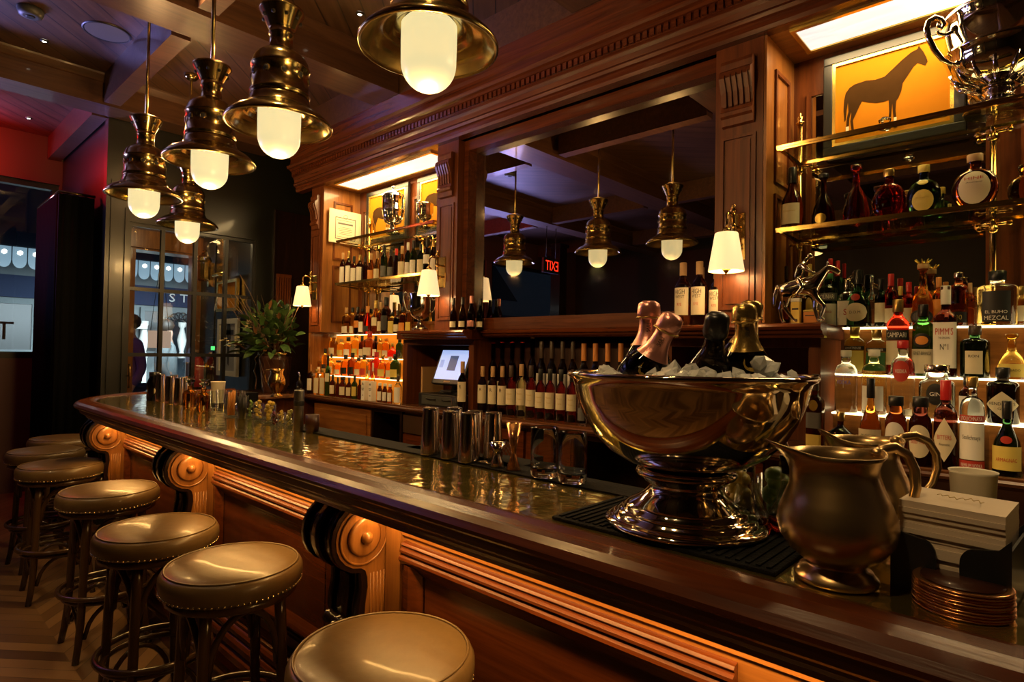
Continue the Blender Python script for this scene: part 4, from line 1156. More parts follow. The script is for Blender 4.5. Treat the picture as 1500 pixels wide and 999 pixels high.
for px, w, base, top, fm, lab, nm, sd in ((366, 11, 611, 583, 'lime', 'small glass of green lime wedges', 'lime_wedges', 1), (378, 14, 614, 583, 'lemon', 'small glass of lemon slices beside the limes', 'lemon_slices', 2), (394, 20, 617, 585, 'lemon', 'wide glass heaped with yellow lemon wedges', 'lemon_wedges', 3), (402, 12, 619, 597, 'cherry', 'small glass of dark cherries', 'cherries', 4), (412, 11, 621, 599, 'lemon', 'small glass of yellow peel between cherries and olives', 'lemon_peel', 6), (423, 14, 623, 599, 'olive_fruit', 'small glass of green olives left of the steel flask', 'olives', 5)):
    x = 1.10 if px != 402 else 1.06
    q, r, h = far_dims(px, w, base, top, x)
    fruit_jar(lab, px, base, r, h*.9, fm, sd, 16, r*.36, nm, pos=q, wedge=fm in ('lime', 'lemon'))
q, r, h = far_dims(437, 15, 628, 569, 1.075)
t = thing('steel_flask', 'tall brushed steel flask with black band and glass pourer', 'flask', q)
MB().lathe([(0, 0), (r*.97, 0), (r, .003), (r, h), (r*.95, h+.003), (0, h+.003)], seg=32).obj('body', 'brushed_steel', t)
MB().lathe([(r*1.01, h*.63), (r*1.04, h*.635), (r*1.04, h*.76), (r*1.01, h*.765)], seg=32, cap=False).obj('band', 'label_black', t)
MB().lathe([(r*.6, h+.0035), (r*.6, h+.03), (r*.3, h+.038), (0, h+.038)], seg=20).obj('stopper', 'glassware', t)
MB().tube([(0, 0, h+.0385), (0, 0, h+.055), (0, .008, h+.068)], .003, 8).obj('spout', 'steel', t)
q, r, h = far_dims(457, 21, 628, 602, 1.095)
t = thing('candle_cup', 'dark rough candle cup right of the steel flask', 'candle', q)
MB().lathe([(0, 0), (r*.9, 0), (r, h*.5), (r*.97, h), (r*.9, h), (r*.85, .01), (0, .01)], seg=24, cap=False).obj('cup', 'dark_red_wood', t)
MB().lathe([(0, .0105), (r*.84, .0105), (r*.86, h*.55), (0, h*.55)], seg=20).obj('wax', 'label_cream', t)
# ================================================================ BOTTLES
def prof_of(kind, R, H):
    P = {
     'std':   [(0,0),(.94,0),(1,.012),(1,.60),(.96,.64),(.70,.70),(.42,.755),(.36,.79),(.34,.95),(.40,.955),(.40,1),(0,1)],
     'wine':  [(0,0),(.94,0),(1,.012),(1,.60),(.96,.645),(.72,.70),(.46,.74),(.40,.78),(.37,.97),(.41,.973),(.41,1),(0,1)],
     'burg':  [(0,0),(.94,0),(1,.012),(1,.44),(.93,.52),(.70,.62),(.48,.70),(.40,.76),(.37,.97),(.41,.973),(.41,1),(0,1)],
     'absolut':[(0,0),(.93,0),(1,.015),(1,.64),(.96,.70),(.80,.755),(.50,.785),(.40,.80),(.38,.90),(.42,.905),(.42,1),(0,1)],
     'tall':  [(0,0),(.94,0),(1,.012),(1,.66),(.95,.71),(.62,.765),(.44,.79),(.40,.82),(.38,.97),(.44,.973),(.44,1),(0,1)],
     'square':[(0,0),(.95,0),(1,.012),(1,.63),(.95,.67),(.60,.71),(.40,.735),(.36,.76),(.35,.96),(.40,.965),(.40,1),(0,1)],
     'fat':   [(0,0),(.95,0),(1,.02),(1,.66),(.97,.70),(.85,.735),(.50,.76),(.36,.775),(.35,.97),(.40,.973),(.40,1),(0,1)],
     'dom':   [(0,0),(.92,0),(1,.02),(1,.10),(.97,.34),(.86,.46),(.55,.58),(.34,.66),(.28,.74),(.26,.97),(.30,.973),(.30,1),(0,1)],
     'globe': [(0,0),(.70,0),(.85,.03),(.98,.16),(1,.28),(.96,.42),(.78,.54),(.45,.62),(.24,.67),(.20,.72),(.20,.95),(.24,.955),(.24,1),(0,1)],
     'bell':  [(0,0),(.94,0),(1,.02),(.96,.18),(.84,.36),(.62,.50),(.36,.60),(.27,.66),(.26,.90),(.36,.92),(.36,.97),(.30,1),(0,1)],
     'flask': [(0,0),(.55,0),(.62,.015),(.82,.10),(.97,.24),(1,.36),(.95,.50),(.76,.63),(.45,.70),(.30,.725),(.27,.75),(.27,.97),(.31,.973),(.31,1),(0,1)],
     'jar':   [(0,0),(.95,0),(1,.02),(1,.60),(.92,.68),(.66,.74),(.62,.76),(.62,1),(0,1)],
     'henn':  [(0,0),(.94,0),(1,.012),(1,.30),(.98,.40),(.88,.50),(.62,.60),(.40,.68),(.33,.76),(.31,.97),(.36,.973),(.36,1),(0,1)],
    }[kind]
    return [(r*R, z*H) for r, z in P]
CAPF = {'std': (.80, .42), 'wine': (.78, .44), 'burg': (.78, .44), 'absolut': (.905, .46), 'tall': (.84, .46), 'square': (.80, .42), 'fat': (.83, .42), 'dom': (.76, .33), 'globe': (.80, .26), 'bell': (.93, .40), 'flask': (.86, .33), 'jar': (.86, .66), 'henn': (.76, .38)}
WORDS = {'liquor_amber': 'amber', 'liquor_gold': 'golden', 'liquor_yellow': 'yellow', 'liquor_paleyellow': 'pale yellow', 'liquor_red': 'red', 'liquor_brown': 'brown', 'liquor_green': 'green', 'liquor_darkgreen': 'dark green', 'liquor_clear': 'clear', 'liquor_blue': 'pale blue', 'wine_dark': 'dark', 'wine_rose': 'rose', 'black_glass': 'black'}
LW = {'label_cream': 'cream', 'label_white': 'white', 'label_yellow': 'yellow', 'label_black': 'black', 'label_red': 'red', 'label_orange': 'orange', 'label_green': 'green', 'label_grey': 'grey', None: 'no'}
def bottle(lab, loc, R, H, kind='std', glass='liquor_amber', cap='cap_black', label=None, text=(), group=None, face=PI, name='liquor_bottle', cat='bottle', sx=1.0, extra=None):
    """label = (z0, z1, half angle, material[, shape]); text = [(string, height fraction, z fraction, ink, width fraction)]"""
    t = thing(name, lab, cat, (loc[0], loc[1], loc[2]+.0004), 0, group)
    n = 5.0 if kind == 'square' else 2.0
    body = MB().lathe(prof_of(kind, R, H), seg=28, n=n, sx=sx).obj('bottle_glass', glass, t)
    cz, cr = CAPF[kind]; rr = cr*R*1.06
    MB().lathe([(rr*.98, H*cz), (rr, H*(cz+.006)), (rr, H*1.0), (rr*.92, H*1.008), (0, H*1.008)], seg=20, sx=max(sx, .75), cap=False).obj('cap', cap, t)
    if label:
        labs = label if isinstance(label, list) else [label]
        for L in labs:
            z0, z1, hf, mt = L[:4]; sh = L[4] if len(L) > 4 else None
            mb = MB()
            if sx < .9:   # flat faced bottle: label sits on the broad front
                zc = (z0+z1)/2*H; hh = (z1-z0)/2*H; wr = hf*R; N = 20
                o = [(wr*math.cos(2*PI*i/N), zc+hh*math.sin(2*PI*i/N)) for i in range(N)] if sh else [(-wr, zc-hh), (wr, zc-hh), (wr, zc+hh), (-wr, zc+hh)]
                def surf(u, z):
                    pr = prof_of(kind, R, H); r0 = 0
                    for (ra, za), (rb, zb) in zip(pr, pr[1:]):
                        if za <= z <= zb and zb > za: r0 = ra+(rb-ra)*(z-za)/(zb-za)
                    return -sx*math.sqrt(max(0, r0*r0-u*u))-.0012
                if not sh: o = [(a*wr, zc+b*hh) for a, b in ((-1,-1),(-.5,-1),(0,-1),(.5,-1),(1,-1),(1,-.5),(1,0),(1,.5),(1,1),(.5,1),(0,1),(-.5,1),(-1,1),(-1,.5),(-1,0),(-1,-.5))]
                m_ = len(o); vs = [(surf(0, zc)-.0006, 0, zc)]
                for k in range(1, 7):
                    for u, z in o: uu = u*k/6; zz = zc+(z-zc)*k/6; vs.append((surf(uu, zz)-.0006, uu, zz))
                fs = [(0, i+1, (i+1) % m_+1) for i in range(m_)]
                for k in range(5):
                    a = 1+k*m_; fs += [(a+i, a+m_+i, a+m_+(i+1) % m_, a+(i+1) % m_) for i in range(m_)]
                mb.add(vs, fs, True)
            else:
                curved_patch(mb, R*1.012+.0004, z0*H, z1*H, face, hf, 14, n=n, shape=sh)
            lo = mb.obj('label', mt, t)
        for tx in text:
            s, hfr, zf, ink = tx[:4]; wf = tx[4] if len(tx) > 4 else 1.3
            if sx < .9: text_obj(s, hfr*H, lo, 'lettering', ink, width=wf*R, loc=(-sx*R-.004, 0), face=PI, z=zf*H)
            elif n > 2: text_obj(s, hfr*H, lo, 'lettering', ink, width=wf*R, loc=(-R*1.012-.0016, 0), face=PI, z=zf*H)
            else: text_obj(s, hfr*H, lo, 'lettering', ink, width=wf*R, bend=R*1.012+.0012, face=face, z=zf*H)
    if extra: extra(t, R, H)
    return t
def row(x, z, specs, group, ztop=None):
    for s in specs:
        px, w, top = s[0], s[1], s[2]
        kw = dict(s[4]); xx = kw.pop('x', x); zz = kw.pop('z', z)
        y = row_y(px, xx, zz); q = (xx, y, zz); D = to_px(q)
        H = z_at(px, top, xx)
        # exact height: z of the pixel row on the vertical through the bottle
        d = ray(px, top); H = HC + d.z*xx/d.x - zz
        R = rad_px(w, q)
        if z > 1.45 and y + R > 4.42 and z < 1.7:
            xx = xx*(4.415-R)/y; y = row_y(px, xx, zz); q = (xx, y, zz); H = HC+ray(px, top).z*xx/ray(px, top).x-zz; R = rad_px(w, q)
        mx = kw.pop('rmax', None)
        if mx: R = min(R, mx)
        bottle(s[3], q, R, H, group=group, **kw)
I = dict
G = 'bottles in the right alcove'
# --- right alcove, on the worktop
row(2.515, ZC+.0003, [
 (1194, 25, 549, 'narrow brown bottle with gold oval seal, far left on the right worktop', I(kind='square', glass='liquor_brown', cap='cap_dark_brown', label=[(.05,.24,.8,'label_yellow'),(.32,.52,.8,'label_grey'),(.54,.68,.5,'gilt',OVAL)])),
 (1231, 46, 604, 'squat round dark liqueur bottle with gold belt on the worktop', I(kind='globe', glass='wine_dark', cap='cap_gold', label=(.18,.36,1.25,'gilt'), text=[('CHAMBORD', .10, .27, 'ink_black', 1.7)])),
 (1275, 35, 555, 'amber bottle with dark neck and cream label on the worktop', I(kind='dom', glass='liquor_amber', cap='cap_black', label=[(.05,.11,1.2,'label_black'),(.12,.38,1.25,'label_cream')], text=[('PROSKER', .055, .29, 'ink_black', 1.4)])),
 (1312, 33, 581, 'short brown aperitif bottle with pale blue banner label', I(kind='jar', glass='liquor_brown', cap='cap_black', label=(.10,.62,1.1,'label_white',OVAL), text=[('Bitter Truth', .07, .36, 'ink_blue', 1.4)])),
 (1348, 35, 582, 'short dark bottle with violet banner label beside the pale blue one', I(kind='jar', glass='wine_dark', cap='cap_black', label=(.12,.60,1.1,'label_cream',OVAL), text=[('Bitter Truth', .07, .36, 'ink_red', 1.4)])),
 (1385, 36, 558, 'tall dark bottle with red neck and cream diamond label', I(kind='wine', glass='wine_dark', cap='cap_red', label=(.08,.58,1.15,'label_cream',DIAMOND), text=[('BITTERS', .05, .36, 'ink_red', 1.2), ('Aromatic', .03, .28, 'ink_black', .9)])),
 (1424, 38, 553, 'clear vodka bottle with red and white label on the worktop', I(kind='absolut', glass='liquor_clear', cap='cap_gold', label=[(.02,.12,1.3,'label_red'),(.13,.52,1.2,'label_white'),(.53,.60,1.3,'label_red')], text=[('STOLICHNAYA', .045, .565, 'ink_white', 1.9), ('Stolichnaya', .06, .36, 'ink_black', 1.5), ('PREMIUM VODKA', .04, .07, 'ink_white', 1.9)])),
 (1475, 45, 588, 'dark green bottle with yellow shield label and red seal, right on the worktop', I(kind='dom', glass='liquor_darkgreen', cap='cap_black', label=[(.08,.40,1.2,'label_yellow'),(.44,.54,.4,'label_red',OVAL)], text=[('ARMAGNAC', .05, .22, 'ink_red', 1.5)])),
], G)
row(2.598, 1.1303, [
 (1239, 34, 514, 'clear vodka bottle with blue lettering on the lowest lit step', I(kind='absolut', glass='liquor_clear', cap='cap_white', label=(.40,.62,.02,'label_white'), text=[('ABSOLUT', .07, .60, 'ink_blue', 1.75), ('VODKA', .07, .49, 'ink_blue', 1.3)])),
 (1280, 37, 513, 'frosted pale vodka bottle with yellow lettering on the lowest lit step', I(kind='absolut', glass='liquor_paleyellow', cap='cap_white', label=(.06,.44,1.0,'label_white'), text=[('ABSOLUT', .07, .62, 'ink_gold', 1.75), ('CITRON', .05, .52, 'ink_gold', 1.3)])),
 (1322, 36, 500, 'clear spirit bottle with red shield label and red cap on the lowest step', I(kind='absolut', glass='liquor_clear', cap='cap_red', label=[(.46,.74,.75,'label_red',OVAL),(.02,.10,1.0,'label_cream')], text=[('VODKA', .05, .60, 'ink_white', 1.0)])),
 (1372, 55, 535, 'wide pale blue gin bottle with black round medallion', I(kind='jar', glass='liquor_blue', cap='steel', label=(.26,.66,.5,'label_black',OVAL), text=[('GIN', .07, .46, 'ink_white', .6)], sx=.6)),
 (1416, 24, 552, 'small dark bottle with white label behind the red and white vodka', I(kind='std', glass='wine_dark', cap='cap_black', label=(.06,.56,1.1,'label_white'))),
 (1469, 50, 539, 'black apothecary gin bottle with cream diamond label on the lowest step', I(kind='fat', glass='black_glass', cap='cap_black', label=(.10,.58,1.15,'label_cream',DIAMOND), text=[("HENDRICK'S", .055, .36, 'ink_black', 1.7), ('GIN', .04, .27, 'ink_black', .5)])),
], G)
row(2.674, 1.277, [
 (1252, 32, 480, 'tall yellow herbal liqueur bottle left on the middle lit step', I(kind='tall', glass='liquor_yellow', cap='cap_gold', label=[(.06,.50,1.1,'label_yellow'),(.52,.60,1.2,'label_black')], text=[('CHARTREUSE', .045, .56, 'ink_white', 1.6)], z=1.277)),
 (1284, 32, 484, 'green herbal liqueur bottle right of the yellow one on the middle step', I(kind='tall', glass='liquor_paleyellow', cap='cap_gold', label=[(.06,.50,1.1,'label_green'),(.52,.60,1.2,'label_black')], text=[('CHARTREUSE', .045, .56, 'ink_white', 1.6)])),
 (1315, 34, 440, 'bright red aperitif bottle with black and cream label on the middle step', I(kind='tall', glass='liquor_red', cap='cap_gold', label=[(.14,.46,1.25,'label_cream'),(.47,.60,1.3,'label_black')], text=[('CAMPARI', .065, .535, 'ink_white', 1.9)])),
 (1352, 33, 447, 'green digestif bottle with round eagle medallion and cream label', I(kind='tall', glass='liquor_green', cap='cap_black', label=[(.04,.38,1.25,'label_cream'),(.40,.60,.9,'label_black',OVAL)], text=[('FERNET-BRANCA', .05, .32, 'ink_black', 1.8)], extra=lambda t, R, H: (lambda b: (curved_patch(b, R*1.02+.001, .44*H, .56*H, PI, .6, 12, shape=OVAL), b.obj('medallion', 'label_orange', t)))(MB()))),
 (1385, 35, 420, 'dark brown square bottle with large white label and red lettering', I(kind='square', glass='wine_dark', cap='cap_white', label=(.10,.60,.95,'label_white'), text=[("PIMM'S", .075, .50, 'ink_red', 1.5), ('THE ORIGINAL', .022, .43, 'ink_black', 1.0), ('N\u00ba1', .065, .33, 'ink_black', .7)])),
 (1428, 45, 478, 'broad olive green flask with square cream label and gold seal', I(kind='fat', glass='liquor_darkgreen', cap='cap_dark_brown', label=(.08,.52,.6,'label_cream'), text=[('RON', .05, .42, 'ink_black', .7)])),
 (1482, 48, 490, 'golden tequila decanter with stepped shoulders at the right end', I(kind='bell', glass='liquor_gold', cap='liquor_yellow', label=(.05,.34,.9,'label_yellow'), text=[('REPOSADO', .05, .2, 'ink_black', 1.2)])),
], G)
ZTT = 1.465
row(2.745, ZTT, [
 (1213, 29, 402, 'clear anise bottle with silver label and green foil neck, left on the top step', I(kind='absolut', glass='liquor_clear', cap='label_green', label=[(.04,.44,1.2,'label_white'),(.50,.64,1.3,'label_grey')], text=[('MOLINARI', .08, .57, 'ink_white', 1.8), ('Sambuca', .06, .30, 'ink_red', 1.2)])),
 (1241, 26, 410, 'clear bottle with plain white label behind the anise bottle', I(kind='square', glass='liquor_clear', cap='steel', label=(.05,.55,1.0,'label_white'), text=[('S', .12, .32, 'ink_red', .4)])),
 (1257, 40, 397, 'dark green sloping monastery liqueur bottle with red wax seal', I(kind='dom', glass='liquor_darkgreen', cap='cap_black', label=[(.10,.42,.9,'label_cream',OVAL),(.46,.58,.35,'label_red',OVAL)], text=[('D.O.M.', .05, .26, 'ink_black', .9)], x=2.745)),
 (1277, 22, 405, 'small clear decanter with pointed stopper on the top step', I(kind='globe', glass='liquor_clear', cap='glass_clear', x=2.76)),
 (1290, 18, 409, 'slim dark green bottle between clear decanter and red capped bottle', I(kind='wine', glass='liquor_darkgreen', cap='cap_black', label=(.1,.5,1.1,'label_cream'))),
 (1305, 20, 402, 'slim bright red bottle with red cap on the top step', I(kind='wine', glass='liquor_red', cap='cap_red', label=(.08,.35,1.1,'label_cream'))),
 (1319, 15, 420, 'small black bottle with yellow neck label', I(kind='wine', glass='black_glass', cap='label_yellow', label=(.06,.5,1.1,'label_black'))),
 (1331, 19, 414, 'dark red bottle with red cap left of the crowned decanter', I(kind='wine', glass='liquor_red', cap='cap_red', label=(.08,.42,1.1,'label_cream'))),
 (1352, 42, 388, 'amber decanter with crown shaped stopper and blue ringed label', I(kind='bell', glass='liquor_amber', cap='cap_tan', label=[(.04,.26,.9,'label_black',OVAL),(.07,.23,.7,'label_grey',OVAL)], x=2.745, extra=lambda t, R, H: (lambda b: ([b.tube([(.25*R*math.cos(a), .25*R*math.sin(a), H*1.009), (.62*R*math.cos(a), .62*R*math.sin(a), H*1.08)], [R*.09, R*.03], 6) for a in [2*PI*k/8 for k in range(8)]], b.obj('crown_stopper', 'gilt', t)))(MB()))),
 (1375, 20, 407, 'amber bottle with orange cap right of the crowned decanter', I(kind='std', glass='liquor_amber', cap='cap_orange', label=(.1,.55,1.1,'label_orange'))),
 (1404, 30, 400, 'dark amber whisky with steel cap left of the square mezcal', I(kind='absolut', glass='liquor_brown', cap='steel', label=(.06,.26,1.0,'label_black'), text=[('100', .09, .16, 'ink_gold', .9)])),
 (1421, 14, 415, 'thin amber bottle tucked beside the square mezcal', I(kind='wine', glass='liquor_amber', cap='cap_tan')),
 (1461, 62, 398, 'broad clear mezcal flask with black arched label and dark stopper', I(kind='fat', glass='liquor_clear', cap='cap_black', label=(.06,.62,.72,'label_black'), text=[('EL BUHO', .055, .24, 'ink_white', 1.1), ('MEZCAL', .075, .13, 'ink_white', 1.2)], sx=1.0, x=2.745)),
 (1497, 20, 420, 'golden bottle cut off by the right edge on the top step', I(kind='std', glass='liquor_gold', cap='cap_gold', label=(.1,.5,1.1,'label_cream'))),
], G)
# --- right alcove, lower glass shelf
ZGL, ZGU = 1.86, 2.20
row(2.64, ZGL+.0085, [
 (1160, 33, 247, 'cognac bottle with cream label, leftmost on the right glass shelf', I(kind='henn', glass='liquor_brown', cap='cap_black', label=(.10,.42,1.0,'label_cream'), text=[('Cognac', .04, .30, 'ink_gold', 1.2)])),
 (1206, 36, 256, 'dark cognac decanter with gold oval seal, second on the right glass shelf', I(kind='bell', glass='wine_dark', cap='cap_black', label=(.06,.24,.5,'gilt',OVAL))),
 (1254, 41, 243, 'ruby crystal decanter with round glass stopper on the right glass shelf', I(kind='bell', glass='liquor_red', cap='glass_clear')),
 (1302, 50, 249, 'round ruby cognac flask with beaded edge and gold stopper', I(kind='flask', glass='liquor_red', cap='cap_gold', sx=.45, extra=lambda t, R, H: (lambda b: ([b.sphere((0, R*1.04*math.cos(a), H*.36+R*1.02*math.sin(a)), R*.075, 1) for a in [-1.0+5.2*k/26 for k in range(27)]], b.obj('beaded_rim', 'glass_clear', t)))(MB()))),
 (1353, 52, 243, 'dark green round flask with slanting yellow label', I(kind='flask', glass='liquor_darkgreen', cap='label_yellow', sx=.5, label=[(.08,.50,.62,'label_yellow',OVAL),(.60,.70,.3,'label_yellow',OVAL)], text=[('Armagnac', .035, .34, 'ink_gold', .8)])),
 (1376, 14, 279, 'small green bottle with yellow cap behind the dark green flask', I(kind='wine', glass='liquor_green', cap='label_yellow', x=2.70)),
 (1428, 70, 227, 'large round cognac flask with big cream oval label', I(kind='flask', glass='liquor_brown', cap='cap_tan', sx=.45, label=(.04,.66,.68,'label_cream',OVAL), text=[('HINE', .055, .52, 'ink_red', .8), ('Antique', .03, .44, 'ink_black', .7)], x=2.59)),
 (1500, 50, 242, 'amber round flask cut by the right edge of the photo', I(kind='flask', glass='liquor_amber', cap='glass_clear', sx=.5)),
], G)
# --- whisky on the ledge right of the mirror
for px, w, top, lab, gl in ((1000, 24, 386, 'rye bottle with cork stopper and cream label, left of three by the mirror', 'liquor_brown'), (1024, 24, 384, 'rye bottle with cork stopper and cream label, middle of three by the mirror', 'liquor_brown'), (1050, 24, 392, 'rye bottle with cream label, right of three under the wall lamp', 'wine_dark')):
    row(2.53, 1.4753, [(px, w, top, lab, I(kind='std', glass=gl, cap='cork', label=(.16,.60,1.15,'label_cream'), text=[('HIGH', .075, .53, 'ink_black', 1.35), ('WEST', .05, .455, 'ink_black', 1.3), ('RYE', .045, .33, 'ink_red', .6)]))], 'rye bottles by the mirror')
# --- wine in two rows on the middle worktop
ordn = ['first', 'second', 'third', 'fourth', 'fifth', 'sixth', 'seventh', 'eighth', 'ninth', 'tenth', 'eleventh', 'twelfth', 'thirteenth', 'fourteenth', 'fifteenth', 'sixteenth', 'seventeenth', 'eighteenth', 'nineteenth', 'twentieth']
fr = [(676.5, 530), (693, 537), (706, 537), (721, 537), (735, 537)]
for i, (px, top) in enumerate(fr):
    row(2.585, ZC+.0003, [(px, 13.6, top, 'front row red wine with plain cream label, %s from the till' % ordn[i], I(x=2.505 if i == 0 else 2.585, kind='wine', glass='wine_dark', cap='cap_tan', name='wine_bottle', label=(.20,.60,1.3,'label_cream'), text=[('R', .07, .50, 'ink_black', .5)], face=PI+.35))], 'wine bottles in front of the splashback')
fr = [(748, 536, 'wine_rose', 'cap_dark_brown', 'rose wine, first of the yellow labelled ones'), (763, 534, 'liquor_paleyellow', 'cap_tan', 'white wine among the rose bottles'), (777, 536, 'wine_rose', 'cap_dark_brown', 'rose wine just right of the white wine'), (791, 541, 'wine_rose', 'cap_black', 'rose wine, second right of the white wine'), (805, 541, 'wine_rose', 'cap_black', 'rose wine, third right of the white wine'), (821, 542, 'wine_rose', 'cap_black', 'rose wine, second from the champagne bowl'), (837, 543, 'wine_rose', 'cap_black', 'rose wine nearest the champagne bowl')]
for px, top, gl, cp, lab in fr:
    row(2.585, ZC+.0003, [(px, 15.2, top, 'front row '+lab, I(kind='wine', glass=gl, cap=cp, name='wine_bottle', label=(.22,.54,1.3,'label_cream'), text=[('Rosato', .035, .44, 'ink_gold', 1.0), ('Toscana', .03, .34, 'ink_gold', .9)], face=PI+.35))], 'wine bottles in front of the splashback')
row(2.585, ZC+.0003, [(853, 14, 575, 'short frosted bottle beside the bowl at the end of the wine row', I(kind='std', glass='liquor_clear', cap='cap_black', name='wine_bottle', label=(.1,.5,1.1,'label_grey')))], None)
bk = [(707.5, 503), (721, 504), (734.5, 503), (749, 503), (764, 503)]
for i, (px, top) in enumerate(bk):
    row(2.675, ZC+.0003, [(px, 14, top, 'back row red wine with red topped neck, %s from the left' % ordn[i], I(kind='wine', glass='wine_dark', cap='black_glass', name='wine_bottle', label=(.10,.45,1.3,'label_cream'), face=PI+.35, extra=lambda t, R, H: MB().lathe([(R*.44, H*1.0085), (R*.42, H*1.02), (0, H*1.02)], seg=16).obj('seal', 'cap_red', t)))], 'wine bottles in front of the splashback')
row(2.675, ZC+.0003, [(778.5, 14, 497, 'back row tall wine with a yellow cork', I(kind='wine', glass='wine_dark', cap='black_glass', name='wine_bottle', label=(.10,.45,1.3,'label_cream'), face=PI+.35, extra=lambda t, R, H: MB().lathe([(R*.44, H*1.0085), (R*.44, H*1.07), (0, H*1.07)], seg=16).obj('cork', 'cap_tan', t)))], 'wine bottles in front of the splashback')
for i, (px, top) in enumerate(((792, 501), (807, 501), (823, 501), (838, 501))):
    row(2.675, ZC+.0003, [(px, 15, top, 'back row dark necked wine with tall crested label, %s of four' % ordn[i], I(kind='wine', glass='wine_dark', cap='cap_dark_brown', name='wine_bottle', label=(.10,.58,1.3,'label_white'), face=PI+.35, text=[('M', .09, .45, 'ink_black', .6)]))], 'wine bottles in front of the splashback')
for i, (px, top) in enumerate(((854, 504), (871, 504), (889, 504), (908, 504), (926, 504))):
    row(2.675, ZC+.0003, [(px, 16.5, top, 'back row red wine with orange neck foil, %s from the left' % ordn[i], I(kind='wine', glass='wine_dark', cap='cap_orange', name='wine_bottle', label=(.10,.42,1.3,'label_white'), face=PI+.35, extra=lambda t, R, H: (lambda b: (curved_patch(b, R*1.02, .5*H, .58*H, PI+.35, 1.0, 10), b.obj('neck_label', 'label_grey', t)))(MB())))], 'wine bottles in front of the splashback')
# --- left alcove
GL = 'bottles in the left alcove'
def auto(x, z, items, where, x_jit=.0):
    for i, it in enumerate(items):
        px, w, top, kind, gl, cp, lb = it[:7]
        if kind == 'std' and 1 < z < 1.8: kind = ('square', 'fat', 'std', 'absolut', 'square')[i % 5]
        L = None
        if lb:
            lo, hi = (it[7] if len(it) > 7 else ((.10, .40) if 1 < z < 1.8 else (.12, .52))); L = (lo, hi, .85 if 1 < z < 1.8 else 1.15, lb)
        lab = '%s bottle with %s label, %s from left %s' % (WORDS[gl], LW[lb], ordn[i], where)
        row(x+(x_jit if i % 2 else 0), z, [(px, w*((1.38 if z < 1.8 else 1.16) if z > 1 else 1.0), top, lab, I(kind=kind, glass=gl, cap=cp, label=L, face=PI+.3))], GL)
A, Go, Y, B_, Dk, Gr, Cl, Rd = 'liquor_amber', 'liquor_gold', 'liquor_yellow', 'liquor_brown', 'wine_dark', 'liquor_darkgreen', 'liquor_clear', 'liquor_red'
auto(2.512, ZC+.0003, [(454, 9, 534, 'wine', Dk, 'cap_tan', 'label_white'), (464, 9.5, 541, 'jar', Go, 'cap_gold', 'label_cream', (.05,.66)), (472.5, 9.5, 540, 'jar', Go, 'cap_gold', 'label_cream', (.05,.66)), (479.5, 8, 521, 'wine', Gr, 'cap_black', 'label_cream', (.35,.56)), (487, 9, 549, 'std', Dk, 'cap_black', 'label_cream'), (494.5, 6.5, 553, 'std', Dk, 'cap_black', None), (502, 10.5, 552, 'jar', Dk, 'cap_black', 'label_cream'), (511, 8.5, 553, 'std', Dk, 'cap_dark_brown', 'label_cream'), (519, 8.5, 550, 'std', Gr, 'cap_black', 'label_yellow'), (526.5, 7, 556, 'std', Dk, 'cap_black', None)], 'on the left worktop')
def carton(lab, px, w, base, top, x=2.512):
    y = row_y(px, x, ZC); q = (x, y, ZC+.0004); r = rad_px(w, q)*.80; H = HC + ray(px, top).z*x/ray(px, top).x - ZC
    t = thing('bottle_carton', lab, 'box', q)
    MB().box(-r, r, -r, r, 0, H*.97, .001).obj('carton', 'label_white', t)
    b = MB()
    for k, (zz, ww) in enumerate(((.80, .5), (.60, .75), (.52, .6), (.25, .4))): b.box(-r-.0012, -r-.0002, -r*ww, r*ww, H*(zz-.02), H*(zz+.02))
    b.sphere((-r-.0003, 0, H*.85), r*.3, 2, (.05, 1, 1))
    b.obj('print', 'label_grey', t)
carton('white printed bottle carton, left of two on the left worktop', 534.5, 10.5, 582, 557)
carton('white printed bottle carton, right of two on the left worktop', 545, 10.5, 583, 558)
auto(2.545, ZC+.0003, [(537, 6, 536, 'wine', Go, 'cap_gold', 'label_white'), (545.5, 6, 532, 'wine', Go, 'cap_white', 'label_white')], 'peeking over the white cartons')
auto(2.512, ZC+.0003, [(556, 7.5, 561, 'jar', Dk, 'cap_white', 'label_white', (.08,.55)), (563.5, 7.5, 562, 'jar', Dk, 'cap_white', 'label_white', (.08,.55)), (571, 7.5, 563, 'jar', B_, 'cap_white', 'label_white', (.08,.55)), (582.5, 11, 551, 'std', Cl, 'cap_dark_brown', 'label_white', (.05,.6))], 'right of the cartons, left worktop')
auto(2.598, 1.1303, [(468, 8, 522, 'std', Go, 'cap_gold', 'label_white'), (476, 8, 511, 'std', Go, 'cap_black', 'label_black'), (485, 8.5, 518, 'globe', Go, 'cap_black', 'label_cream'), (496, 9, 528, 'jar', A, 'cap_black', 'label_cream'), (506, 9.5, 520, 'std', A, 'cap_black', 'label_black'), (516, 9, 517, 'std', B_, 'cap_black', 'label_black'), (525, 9, 524, 'std', A, 'cap_dark_brown', 'label_cream'), (533, 9, 520, 'std', Go, 'cap_black', 'label_red'), (542, 9, 526, 'jar', A, 'cap_gold', 'label_cream'), (551, 11, 516, 'std', Rd, 'cap_red', 'label_red'), (560.5, 11.5, 520, 'flask', A, 'cap_gold', 'label_yellow'), (571, 9, 523, 'std', A, 'cap_white', 'label_cream'), (579, 12, 519, 'std', Gr, 'cap_black', 'label_yellow')], 'on the lowest amber lit step')
